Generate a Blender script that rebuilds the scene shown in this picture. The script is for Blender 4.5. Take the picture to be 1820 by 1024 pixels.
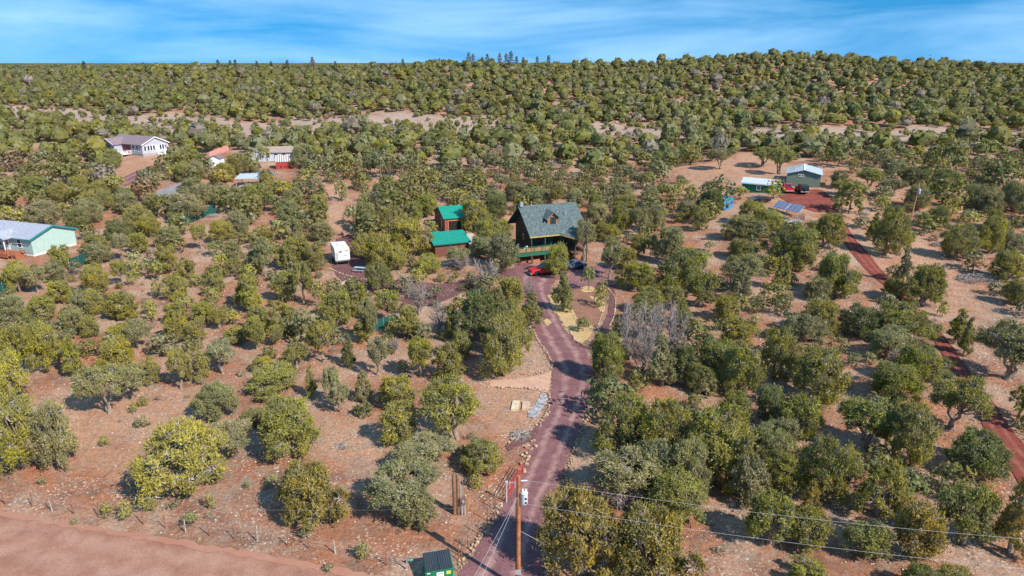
import bpy, bmesh, math, random
import numpy as np
from mathutils import Vector, Matrix
from mathutils.geometry import tessellate_polygon

# ------------------------------------------------------------------ camera, sky, sun, exposure
SC = bpy.context.scene
for o in list(bpy.data.objects):
    bpy.data.objects.remove(o)
COL = SC.collection
R = math.radians
CAM_H = 33.0
PITCH = R(18.3)
FPX = 1213.0            # focal length in photo pixels (photo 1820 wide)
cam_d = bpy.data.cameras.new('camera')
cam_d.lens = 36.0 * FPX / 1820.0
cam_d.sensor_width = 36.0
cam_d.clip_start = 0.5
cam_d.clip_end = 20000
cam = bpy.data.objects.new('camera', cam_d)
COL.objects.link(cam)
cam.location = (0, 0, CAM_H)
cam.rotation_euler = (math.pi / 2 - PITCH, 0, 0)
SC.camera = cam

SUN_EL = R(41)
SUN_DIR = Vector((0.76 * math.cos(SUN_EL), -0.65 * math.cos(SUN_EL), math.sin(SUN_EL))).normalized()
W = bpy.data.worlds.new('World')
SC.world = W
W.use_nodes = True
nt = W.node_tree
nt.nodes.clear()
def N(tree, typ, **kw):
    n = tree.nodes.new(typ)
    for k, v in kw.items():
        setattr(n, k, v)
    return n
def build_world():
    L = nt.links.new
    out = N(nt, 'ShaderNodeOutputWorld')
    bg = N(nt, 'ShaderNodeBackground')
    bg.inputs['Strength'].default_value = 0.15
    sky = N(nt, 'ShaderNodeTexSky', sky_type='NISHITA')
    sky.sun_disc = False
    sky.sun_elevation = SUN_EL
    sky.sun_rotation = math.atan2(SUN_DIR.x, SUN_DIR.y)
    sky.altitude = 2000
    sky.air_density = 1.0
    sky.dust_density = 0.1
    sky.ozone_density = 1.2
    tc = N(nt, 'ShaderNodeTexCoord')
    sep = N(nt, 'ShaderNodeSeparateXYZ')
    L(tc.outputs['Generated'], sep.inputs[0])
    # lift the lookup so the deep blue reaches down close to the skyline (thin, dry mountain air)
    up = N(nt, 'ShaderNodeMath', operation='MULTIPLY_ADD')
    L(sep.outputs['Z'], up.inputs[0]); up.inputs[1].default_value = 0.8; up.inputs[2].default_value = 0.30
    comb = N(nt, 'ShaderNodeCombineXYZ')
    L(sep.outputs['X'], comb.inputs['X']); L(sep.outputs['Y'], comb.inputs['Y']); L(up.outputs[0], comb.inputs['Z'])
    nrm = N(nt, 'ShaderNodeVectorMath', operation='NORMALIZE')
    L(comb.outputs[0], nrm.inputs[0])
    L(nrm.outputs[0], sky.inputs['Vector'])
    hsv = N(nt, 'ShaderNodeHueSaturation')
    hsv.inputs['Saturation'].default_value = 1.42
    hsv.inputs['Hue'].default_value = 0.486
    hsv.inputs['Value'].default_value = 0.80
    L(sky.outputs[0], hsv.inputs['Color'])
    # cirrus veils: noise over the direction, flattened so the wisps lie along the horizon
    mp = N(nt, 'ShaderNodeMapping')
    mp.inputs['Rotation'].default_value = (0, R(3), 0)
    mp.inputs['Scale'].default_value = (2.4, 2.4, 15)
    mp.inputs['Location'].default_value = (1.7, 0.4, 0.9)
    L(tc.outputs['Generated'], mp.inputs['Vector'])
    n1 = N(nt, 'ShaderNodeTexNoise'); n1.inputs['Scale'].default_value = 1.0
    n1.inputs['Detail'].default_value = 9; n1.inputs['Roughness'].default_value = 0.55
    n1.inputs['Distortion'].default_value = 0.35
    L(mp.outputs[0], n1.inputs['Vector'])
    rp = N(nt, 'ShaderNodeValToRGB')
    rp.color_ramp.elements[0].position = 0.36; rp.color_ramp.elements[0].color = (0, 0, 0, 1)
    rp.color_ramp.elements[1].position = 0.70; rp.color_ramp.elements[1].color = (1, 1, 1, 1)
    L(n1.outputs['Fac'], rp.inputs[0])
    fm = N(nt, 'ShaderNodeMath', operation='MULTIPLY'); L(rp.outputs[0], fm.inputs[0]); fm.inputs[1].default_value = 0.58
    mix = N(nt, 'ShaderNodeMix', data_type='RGBA')
    L(fm.outputs[0], mix.inputs['Factor'])
    L(hsv.outputs[0], mix.inputs['A'])
    mix.inputs['B'].default_value = (2.6, 4.0, 5.6, 1)
    L(mix.outputs['Result'], bg.inputs['Color'])
    L(bg.outputs[0], out.inputs[0])
build_world()

sun_d = bpy.data.lights.new('sun', 'SUN')
sun_d.energy = 4.0
sun_d.angle = R(0.55)
sun_d.color = (1.0, 0.92, 0.79)
sun = bpy.data.objects.new('sun', sun_d)
COL.objects.link(sun)
sun.location = (60, -60, 90)
sun.rotation_euler = SUN_DIR.to_track_quat('Z', 'Y').to_euler()

SC.render.engine = 'CYCLES'
SC.render.resolution_x, SC.render.resolution_y = 1024, 576
vs = SC.view_settings
vs.view_transform = 'Standard'
vs.look = 'None'
vs.exposure = 0.84
vs.gamma = 1.0
vs.use_curve_mapping = False
SC.cycles.max_bounces = 6
SC.cycles.diffuse_bounces = 4
SC.cycles.transparent_max_bounces = 4

# ------------------------------------------------------------------ camera maths (photo pixel -> ray)
CT, ST = math.cos(PITCH), math.sin(PITCH)
def ray(px, py):
    u = (px - 910.0) / FPX
    v = (512.0 - py) / FPX
    return Vector((u, CT + v * ST, -ST + v * CT))
def project(p):
    x, y, z = p[0], p[1], p[2] - CAM_H
    zc = y * CT - z * ST
    yc = y * ST + z * CT
    return 910 + FPX * x / zc, 512 - FPX * yc / zc, zc

# ------------------------------------------------------------------ terrain
CREST_PX = [-400, 0, 300, 640, 860, 1100, 1250, 1450, 1550, 1620, 1700, 1820, 2300]
CREST_PY = [132, 133, 132, 128, 123, 118, 113, 107, 110, 117, 123, 124, 125]
CREST_Y = [500, 490, 480, 470, 465, 455, 445, 430, 430, 440, 470, 490, 500]
crest_a, crest_z = [], []
for _px, _py, _y in zip(CREST_PX, CREST_PY, CREST_Y):
    d = ray(_px, _py)
    crest_a.append(d.x / d.y)
    crest_z.append(CAM_H + d.z / d.y * _y)
crest_a, crest_z, crest_y = np.array(crest_a), np.array(crest_z), np.array(CREST_Y, float)
def sstep(x, a, b):
    t = np.clip((x - a) / (b - a), 0, 1)
    return t * t * (3 - 2 * t)
def _prof(X, Y):
    X = np.asarray(X, float); Y = np.asarray(Y, float)
    a = X / np.maximum(Y, 60.0)
    zc = np.interp(a, crest_a, crest_z)
    yc = np.interp(a, crest_a, crest_y)
    base = np.interp(Y, [0, 100, 130, 160, 200, 270, 300], [0, 0, 0.8, 3.2, 6.2, 11, 13.2])
    t = np.clip((Y - 300) / (yc - 300), 0, 1)
    hill = base + (zc - 13.2) * (t * 1.12 - 0.12 * t * t)
    back = np.interp(Y - yc, [0, 60, 200, 700, 1300, 2200, 6000], [0, -1.5, -9, -16, -6, -2, -2])
    z = np.where(Y < yc, hill, zc + back * np.clip(zc / 26, 0.6, 1.4))
    z = z + 3.0 * sstep(a, 0.18, 0.42) * sstep(Y, 95, 150) * (1 - sstep(Y, 250, 420))
    return z
def terr(X, Y):
    X = np.asarray(X, float); Y = np.asarray(Y, float)
    z = (_prof(X, Y - 9) + 2 * _prof(X, Y) + _prof(X, Y + 9)) / 4
    amp = 0.10 + 0.5 * sstep(Y, 110, 220)
    z = z + amp * (np.sin(X * 0.13 + 1.3) * np.sin(Y * 0.11 + 0.4) + 0.6 * np.sin(X * 0.23 + Y * 0.19))
    far = sstep(Y, 250, 420)
    z = z + far * 1.2 * (np.sin(X * 0.035 + Y * 0.02) + 0.6 * np.sin(X * 0.06 - Y * 0.05 + 2))
    return z
def tz(x, y):
    return float(terr(x, y))
TS = np.geomspace(20, 3000, 700)
def P(px, py, z=None, dz=0.0):
    """photo pixel -> point on the ground (or on the level z)"""
    d = ray(px, py)
    if z is not None:
        t = (z - CAM_H) / d.z
        return Vector((d.x * t, d.y * t, z))
    T = TS
    for k in range(3):
        below = CAM_H + d.z * T < terr(d.x * T, d.y * T)
        i = int(np.argmax(below)) if below.any() else len(T) - 1
        T = np.linspace(T[max(i - 1, 0)], T[i], 40)
    t = float(T[-1])
    return Vector((d.x * t, d.y * t, tz(d.x * t, d.y * t) + dz))
def ztop(px, py, Y):
    d = ray(px, py)
    return CAM_H + d.z / d.y * Y
def G(x, y, dz=0.0):
    return Vector((x, y, tz(x, y) + dz))

# ------------------------------------------------------------------ materials
MATS = {}
def pmat(name, col, rough=0.8, var=0.15, scale=3.0, metal=0.0, spec=0.3, bump=0.0, bscale=20.0, col2=None, stripe=None, coat=0.0):
    """plain procedural material: base colour broken up by noise, optional board/rib stripe and bump"""
    if name in MATS: return MATS[name]
    m = bpy.data.materials.new(name); m.use_nodes = True
    t = m.node_tree; b = t.nodes['Principled BSDF']; L = t.links.new
    b.inputs['Roughness'].default_value = rough
    b.inputs['Metallic'].default_value = metal
    b.inputs['Specular IOR Level'].default_value = spec
    b.inputs['Coat Weight'].default_value = coat
    tc = N(t, 'ShaderNodeTexCoord')
    n = N(t, 'ShaderNodeTexNoise'); n.inputs['Scale'].default_value = scale; n.inputs['Detail'].default_value = 5
    L(tc.outputs['Object'], n.inputs['Vector'])
    mx = N(t, 'ShaderNodeMix', data_type='RGBA')
    c = Vector(col[:3])
    c2 = Vector(col2) if col2 else c * (1 - 1.6 * var)
    cr = N(t, 'ShaderNodeMapRange'); cr.inputs['From Min'].default_value = 0.3; cr.inputs['From Max'].default_value = 0.7
    L(n.outputs['Fac'], cr.inputs['Value'])
    L(cr.outputs[0], mx.inputs['Factor'])
    mx.inputs['A'].default_value = (*(c * (1 + var)), 1)
    mx.inputs['B'].default_value = (*c2, 1)
    last = mx.outputs['Result']
    if stripe:
        axis, period, dark = stripe
        sp = N(t, 'ShaderNodeSeparateXYZ'); L(tc.outputs['Object'], sp.inputs[0])
        f = N(t, 'ShaderNodeMath', operation='DIVIDE'); L(sp.outputs[axis], f.inputs[0]); f.inputs[1].default_value = period
        fr = N(t, 'ShaderNodeMath', operation='FRACT'); L(f.outputs[0], fr.inputs[0])
        cp = N(t, 'ShaderNodeMath', operation='LESS_THAN'); L(fr.outputs[0], cp.inputs[0]); cp.inputs[1].default_value = 0.22
        ml = N(t, 'ShaderNodeMath', operation='MULTIPLY'); L(cp.outputs[0], ml.inputs[0]); ml.inputs[1].default_value = dark
        m2 = N(t, 'ShaderNodeMix', data_type='RGBA')
        L(ml.outputs[0], m2.inputs['Factor']); L(last, m2.inputs['A'])
        m2.inputs['B'].default_value = (*(c * 0.35), 1)
        last = m2.outputs['Result']
    L(last, b.inputs['Base Color'])
    if bump:
        n2 = N(t, 'ShaderNodeTexNoise'); n2.inputs['Scale'].default_value = bscale; n2.inputs['Detail'].default_value = 4
        L(tc.outputs['Object'], n2.inputs['Vector'])
        bp = N(t, 'ShaderNodeBump'); bp.inputs['Strength'].default_value = bump; bp.inputs['Distance'].default_value = 0.05
        L(n2.outputs['Fac'], bp.inputs['Height']); L(bp.outputs[0], b.inputs['Normal'])
    MATS[name] = m
    return m

def foliage_mat(name, use_attr):
    m = bpy.data.materials.new(name); m.use_nodes = True
    t = m.node_tree; t.nodes.clear(); L = t.links.new
    out = N(t, 'ShaderNodeOutputMaterial')
    at = N(t, 'ShaderNodeAttribute'); at.attribute_name = 'leaf'
    if use_attr:
        ca = N(t, 'ShaderNodeAttribute'); ca.attribute_name = 'tint'; base = ca.outputs['Color']
    else:
        oi = N(t, 'ShaderNodeObjectInfo'); base = oi.outputs['Color']
    # brightness differs from spray to spray; the top of the range are dry grey-beige twig ends
    mr = N(t, 'ShaderNodeMapRange'); L(at.outputs['Fac'], mr.inputs['Value'])
    mr.inputs['From Max'].default_value = 0.75
    mr.inputs['To Min'].default_value = 0.62 if use_attr else 0.5; mr.inputs['To Max'].default_value = 1.4 if use_attr else 1.7
    mul = N(t, 'ShaderNodeVectorMath', operation='SCALE'); L(base, mul.inputs[0]); L(mr.outputs[0], mul.inputs['Scale'])
    gt = N(t, 'ShaderNodeMapRange'); L(at.outputs['Fac'], gt.inputs['Value'])
    gt.inputs['From Min'].default_value = 0.76; gt.inputs['From Max'].default_value = 0.98
    gt.inputs['To Max'].default_value = 0.85
    mx = N(t, 'ShaderNodeMix', data_type='RGBA')
    L(gt.outputs[0], mx.inputs['Factor']); L(mul.outputs[0], mx.inputs['A']); mx.inputs['B'].default_value = (0.35, 0.315, 0.24, 1)
    # colour drifts within a crown between fresh growth and greyer old sprays
    tcn = N(t, 'ShaderNodeNewGeometry')
    nz = N(t, 'ShaderNodeTexNoise'); nz.inputs['Scale'].default_value = 0.55; nz.inputs['Detail'].default_value = 3
    L(tcn.outputs['Position'], nz.inputs['Vector'])
    nr = N(t, 'ShaderNodeMapRange'); L(nz.outputs['Fac'], nr.inputs['Value'])
    nr.inputs['From Min'].default_value = 0.42; nr.inputs['From Max'].default_value = 0.64; nr.inputs['To Max'].default_value = 0.6
    mx0 = mx
    mx = N(t, 'ShaderNodeMix', data_type='RGBA')
    L(nr.outputs[0], mx.inputs['Factor']); L(mx0.outputs['Result'], mx.inputs['A']); mx.inputs['B'].default_value = (0.255, 0.25, 0.135, 1)
    df = N(t, 'ShaderNodeBsdfDiffuse'); tr = N(t, 'ShaderNodeBsdfTranslucent')
    L(mx.outputs['Result'], df.inputs['Color']); L(mx.outputs['Result'], tr.inputs['Color'])
    ms = N(t, 'ShaderNodeMixShader'); ms.inputs[0].default_value = 0.36
    L(df.outputs[0], ms.inputs[1]); L(tr.outputs[0], ms.inputs[2]); L(ms.outputs[0], out.inputs[0])
    return m
M_LEAF = foliage_mat('juniper_foliage', False)
M_FOREST = foliage_mat('woodland_foliage', True)
M_BARK = pmat('juniper_bark', (0.27, 0.21, 0.17), 0.95, 0.3, 6, col2=(0.16, 0.125, 0.10))
M_GREYWOOD = pmat('weathered_dead_wood', (0.31, 0.27, 0.255), 0.95, 0.25, 4, col2=(0.19, 0.155, 0.145))

# ------------------------------------------------------------------ object helpers
def tag(o, label=None, cat=None, group=None, kind=None):
    if label: o['label'] = label
    if cat: o['category'] = cat
    if group: o['group'] = group
    if kind: o['kind'] = kind
    return o
def empty(name, loc, rz=0.0, label=None, cat=None, group=None):
    o = bpy.data.objects.new(name, None)
    o.empty_display_size = 0.2
    COL.objects.link(o)
    o.location = loc
    o.rotation_euler = (0, 0, rz)
    return tag(o, label, cat, group)
def link(name, me, parent=None, loc=None):
    o = bpy.data.objects.new(name, me)
    COL.objects.link(o)
    if parent: o.parent = parent
    if loc is not None: o.location = loc
    return o
class MB:
    def __init__(s):
        s.v, s.f = [], []
    def add(s, vs_, fs):
        k = len(s.v)
        s.v += [tuple(p) for p in vs_]
        s.f += [tuple(i + k for i in f) for f in fs]
        return s
    def box(s, x0, y0, z0, x1, y1, z1, taper=0.0):
        x0, x1 = min(x0, x1), max(x0, x1); y0, y1 = min(y0, y1), max(y0, y1); z0, z1 = min(z0, z1), max(z0, z1)
        t = taper
        return s.add([(x0, y0, z0), (x1, y0, z0), (x1, y1, z0), (x0, y1, z0),
                      (x0 + t, y0 + t, z1), (x1 - t, y0 + t, z1), (x1 - t, y1 - t, z1), (x0 + t, y1 - t, z1)],
                     [(0, 3, 2, 1), (4, 5, 6, 7), (0, 1, 5, 4), (1, 2, 6, 5), (2, 3, 7, 6), (3, 0, 4, 7)])
    def bar(s, p0, p1, w, h=None):
        """rectangular bar between two points"""
        p0, p1 = Vector(p0), Vector(p1); h = h or w
        d = (p1 - p0).normalized()
        up = Vector((0, 0, 1)) if abs(d.z) < 0.9 else Vector((0, 1, 0))
        sx = d.cross(up).normalized() * w / 2; sy = sx.normalized().cross(d).normalized() * h / 2
        vs_ = [p + a * sx + b * sy for p in (p0, p1) for a, b in ((-1, -1), (1, -1), (1, 1), (-1, 1))]
        return s.add(vs_, [(3, 2, 1, 0), (4, 5, 6, 7), (0, 1, 5, 4), (1, 2, 6, 5), (2, 3, 7, 6), (3, 0, 4, 7)])
    def tube(s, p0, p1, r0, r1=None, n=8, cap=True):
        p0, p1 = Vector(p0), Vector(p1); r1 = r0 if r1 is None else r1
        d = (p1 - p0).normalized()
        up = Vector((0, 0, 1)) if abs(d.z) < 0.9 else Vector((0, 1, 0))
        a = d.cross(up).normalized(); b = d.cross(a)
        vs_ = []
        for p, r in ((p0, r0), (p1, r1)):
            for i in range(n):
                an = 2 * math.pi * i / n
                vs_.append(p + (a * math.cos(an) + b * math.sin(an)) * r)
        fs = [(i, i + n, (i + 1) % n + n, (i + 1) % n) for i in range(n)]
        if cap: fs += [tuple(range(n)), tuple(range(2 * n - 1, n - 1, -1))]
        return s.add(vs_, fs)
    def path(s, pts, r, n=5):
        for a, b in zip(pts[:-1], pts[1:]): s.tube(a, b, r, r, n, False)
        return s
    def prism(s, pts, v):
        """planar outline swept by vector v"""
        n = len(pts); v = Vector(v)
        vs_ = [Vector(p) for p in pts] + [Vector(p) + v for p in pts]
        fs = [tuple(range(n))[::-1], tuple(range(n, 2 * n))] + [(i, (i + 1) % n, (i + 1) % n + n, i + n) for i in range(n)]
        return s.add(vs_, fs)
    def slab(s, q, th):
        """quad sheet given thickness downwards along its normal"""
        q = [Vector(p) for p in q]
        nrm = (q[1] - q[0]).cross(q[2] - q[0]).normalized()
        if nrm.z < 0: nrm = -nrm
        return s.prism(q, -nrm * th)
    def lathe(s, prof, c=(0, 0, 0), n=12):
        k = len(prof); vs_ = []
        for i in range(n):
            an = 2 * math.pi * i / n
            vs_ += [(c[0] + r * math.cos(an), c[1] + r * math.sin(an), c[2] + z) for r, z in prof]
        fs = [(i * k + j, ((i + 1) % n) * k + j, ((i + 1) % n) * k + j + 1, i * k + j + 1) for i in range(n) for j in range(k - 1)]
        fs += [tuple(i * k + k - 1 for i in range(n)), tuple(i * k for i in range(n))[::-1]]
        return s.add(vs_, fs)
    def mesh(s, name, mat):
        me = bpy.data.meshes.new(name)
        me.from_pydata(s.v, [], s.f)
        bm = bmesh.new(); bm.from_mesh(me)
        bmesh.ops.recalc_face_normals(bm, faces=bm.faces)
        bm.to_mesh(me); bm.free()
        if mat: me.materials.append(mat)
        return me
    def build(s, name, mat, parent=None, loc=None):
        return link(name, s.mesh(name, mat), parent, loc)
def copy_tree(o, parent=None):
    c = o.copy(); COL.objects.link(c); c.parent = parent
    for ch in [x for x in bpy.data.objects if x.parent == o]: copy_tree(ch, c)
    return c
def np_mesh(name, V, F, mat, smooth=False):
    """fast mesh from numpy arrays; F is (n,3) or (n,4)"""
    me = bpy.data.meshes.new(name)
    k = F.shape[1]
    me.vertices.add(len(V)); me.vertices.foreach_set('co', np.ascontiguousarray(V, np.float32).ravel())
    me.loops.add(F.size); me.loops.foreach_set('vertex_index', np.ascontiguousarray(F, np.int32).ravel())
    me.polygons.add(len(F))
    me.polygons.foreach_set('loop_start', np.arange(0, F.size, k, dtype=np.int32))
    me.polygons.foreach_set('loop_total', np.full(len(F), k, np.int32))
    if smooth: me.polygons.foreach_set('use_smooth', np.ones(len(F), bool))
    me.update(calc_edges=True)
    if mat: me.materials.append(mat)
    return me

# ------------------------------------------------------------------ ground sheet
def soil_mat():
    m = bpy.data.materials.new('red_soil'); m.use_nodes = True
    t = m.node_tree; b = t.nodes['Principled BSDF']; L = t.links.new
    b.inputs['Roughness'].default_value = 0.97; b.inputs['Specular IOR Level'].default_value = 0.1
    geo = N(t, 'ShaderNodeNewGeometry')
    def noise(sc, det=5, rough=0.55, dist=0.0):
        n = N(t, 'ShaderNodeTexNoise'); n.inputs['Scale'].default_value = sc; n.inputs['Detail'].default_value = det
        n.inputs['Roughness'].default_value = rough; n.inputs['Distortion'].default_value = dist
        L(geo.outputs['Position'], n.inputs['Vector']); return n.outputs['Fac']
    def rng_(s, a, bb, c=0.0, d=1.0):
        r = N(t, 'ShaderNodeMapRange'); L(s, r.inputs['Value'])
        r.inputs['From Min'].default_value = a; r.inputs['From Max'].default_value = bb
        r.inputs['To Min'].default_value = c; r.inputs['To Max'].default_value = d
        return r.outputs[0]
    def mix(f, a, bb):
        x = N(t, 'ShaderNodeMix', data_type='RGBA')
        L(f, x.inputs['Factor'])
        for s, v in (('A', a), ('B', bb)):
            if isinstance(v, tuple): x.inputs[s].default_value = (*v, 1)
            else: L(v, x.inputs[s])
        return x.outputs['Result']
    def mul(a, bb):
        x = N(t, 'ShaderNodeMath', operation='MULTIPLY')
        L(a, x.inputs[0])
        if isinstance(bb, float): x.inputs[1].default_value = bb
        else: L(bb, x.inputs[1])
        return x.outputs[0]
    c = mix(rng_(noise(0.06, 4), 0.35, 0.65), (0.385, 0.155, 0.08), (0.29, 0.13, 0.08))
    # fallen needles and duff, brown
    c = mix(rng_(noise(0.35, 6, 0.68), 0.47, 0.62, 0, 0.85), c, (0.19, 0.105, 0.075))
    # pale gravel and dry-grass patches
    pale = rng_(noise(0.11, 8, 0.66, 0.6), 0.46, 0.58)
    c = mix(mul(pale, 0.75), c, (0.41, 0.275, 0.20))
    # open meadow strips and yards carry their own pale ground
    at = N(t, 'ShaderNodeAttribute'); at.attribute_name = 'meadow'
    sep = N(t, 'ShaderNodeSeparateColor'); L(at.outputs['Color'], sep.inputs[0])
    c = mix(mul(sep.outputs[0], rng_(noise(0.5, 6), 0.3, 0.6, 0.55, 1.0)), c, (0.37, 0.27, 0.22))
    c = mix(mul(sep.outputs[1], rng_(noise(0.4, 6), 0.35, 0.6, 0.3, 0.9)), c, (0.43, 0.235, 0.145))
    # grey-brown dry grass and twig litter in drifts
    c = mix(mul(rng_(noise(0.9, 8, 0.7, 1.0), 0.50, 0.60), rng_(noise(0.05, 3), 0.40, 0.60, 0.25, 0.95)), c, (0.27, 0.205, 0.16))
    # scattered limestone chips of two sizes, thick in some places and absent in others
    patchy = rng_(noise(0.14, 7, 0.62), 0.44, 0.56)
    for vs_, r0, r1, amt in ((2.6, 0.17, 0.30, 0.9), (5.2, 0.20, 0.34, 0.8)):
        vo = N(t, 'ShaderNodeTexVoronoi'); vo.inputs['Scale'].default_value = vs_; L(geo.outputs['Position'], vo.inputs['Vector'])
        pick = rng_(vo.outputs['Color'], 0.35, 0.55)
        chips = mul(mul(rng_(vo.outputs['Distance'], r0, r1, 1, 0), patchy), pick)
        c = mix(mul(chips, amt), c, (0.57, 0.49, 0.43))
    vo2 = N(t, 'ShaderNodeTexVoronoi'); vo2.inputs['Scale'].default_value = 4.2; L(geo.outputs['Position'], vo2.inputs['Vector'])
    grit = mul(rng_(vo2.outputs['Distance'], 0.14, 0.30, 1, 0), rng_(noise(0.3, 3), 0.35, 0.6))
    c = mix(mul(grit, 0.6), c, (0.12, 0.07, 0.055))
    fine = noise(3.0, 8, 0.75)
    # beyond the ridge the single trees cannot be told apart: mottled woodland cover
    spz = N(t, 'ShaderNodeSeparateXYZ'); L(geo.outputs['Position'], spz.inputs[0])
    c = mix(mul(rng_(spz.outputs['Y'], 620, 760), rng_(noise(0.012, 8, 0.7), 0.36, 0.5, 0.35, 1.0)), c, (0.085, 0.095, 0.045))
    hs = N(t, 'ShaderNodeHueSaturation'); L(c, hs.inputs['Color']); L(rng_(fine, 0.3, 0.7, 0.62, 1.36), hs.inputs['Value'])
    L(hs.outputs[0], b.inputs['Base Color'])
    bp = N(t, 'ShaderNodeBump'); bp.inputs['Strength'].default_value = 0.9; bp.inputs['Distance'].default_value = 0.18
    L(fine, bp.inputs['Height']); L(bp.outputs[0], b.inputs['Normal'])
    return m
M_SOIL = soil_mat()

def in_poly(px, py, poly):
    c = False; j = len(poly) - 1
    for i in range(len(poly)):
        xi, yi = poly[i]; xj, yj = poly[j]
        if (yi > py) != (yj > py) and px < (xj - xi) * (py - yi) / (yj - yi) + xi: c = not c
        j = i
    return c
def wpoly(pts):
    return [tuple(P(x, y)[:2]) for x, y in pts]
def in_poly_np(X, Y, poly):
    c = np.zeros(X.shape, bool); j = len(poly) - 1
    for i in range(len(poly)):
        xi, yi = poly[i]; xj, yj = poly[j]
        if yi != yj:
            c ^= ((yi > Y) != (yj > Y)) & (X < (xj - xi) * (Y - yi) / (yj - yi) + xi)
        j = i
    return c
# open ground, outlined on the land
MEADOW = [wpoly(q) for q in (
    [(0, 186), (160, 200), (240, 207), (320, 204), (420, 218), (520, 210), (700, 201), (880, 205), (892, 242), (760, 234), (600, 230), (470, 243), (300, 238), (180, 228), (60, 214), (0, 212)],
    [(1050, 220), (1190, 216), (1225, 240), (1120, 252), (1040, 250)],
    [(1320, 226), (1440, 227), (1600, 228), (1750, 231), (1830, 235), (1830, 262), (1700, 258), (1560, 254), (1450, 253), (1330, 249)])]
YARD = [wpoly(q) for q in (
    [(175, 292), (250, 282), (318, 268), (330, 276), (300, 300), (230, 330), (180, 325)],
    [(1200, 310), (1255, 290), (1330, 275), (1390, 285), (1395, 330), (1500, 335), (1500, 380), (1440, 380), (1300, 345), (1215, 335)],
    [(1455, 330), (1560, 340), (1640, 420), (1690, 480), (1760, 560), (1640, 560), (1540, 440), (1500, 385)],
    [(860, 670), (965, 655), (975, 700), (965, 760), (905, 790), (850, 740)],
    [(520, 325), (610, 330), (620, 420), (560, 400), (590, 360)],
    [(90, 690), (330, 690), (420, 780), (240, 850), (130, 830)],
    [(590, 740), (700, 760), (690, 800), (560, 830)])]
def build_ground():
    ys = [-70.0]
    while ys[-1] < 9000:
        y = ys[-1]
        ys.append(y + (1.3 if y < 150 else 1.3 + (y - 150) * 0.018))
    ys = np.array(ys); nx = 260
    t = np.linspace(-1, 1, nx)
    t = np.sign(t) * (0.75 * np.abs(t) + 0.25 * np.abs(t) ** 3)
    X = t[None, :] * (110 + np.maximum(ys, 0)[:, None] * 1.05)
    Y = np.repeat(ys[:, None], nx, 1)
    Z = terr(X, Y)
    V = np.stack([X, Y, Z], -1).reshape(-1, 3)
    i = np.arange(len(ys) - 1)[:, None] * nx + np.arange(nx - 1)[None, :]
    F = np.stack([i, i + 1, i + nx + 1, i + nx], -1).reshape(-1, 4)
    me = np_mesh('ground', V, F, M_SOIL, True)
    col = np.zeros((len(V), 4), np.float32); col[:, 3] = 1
    for q in MEADOW: col[in_poly_np(V[:, 0], V[:, 1], q), 0] = 1
    for q in YARD: col[in_poly_np(V[:, 0], V[:, 1], q), 1] = 1
    a = me.attributes.new('meadow', 'FLOAT_COLOR', 'POINT')
    a.data.foreach_set('color', col.ravel())
    tag(link('ground', me), kind='structure')
build_ground()

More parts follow.
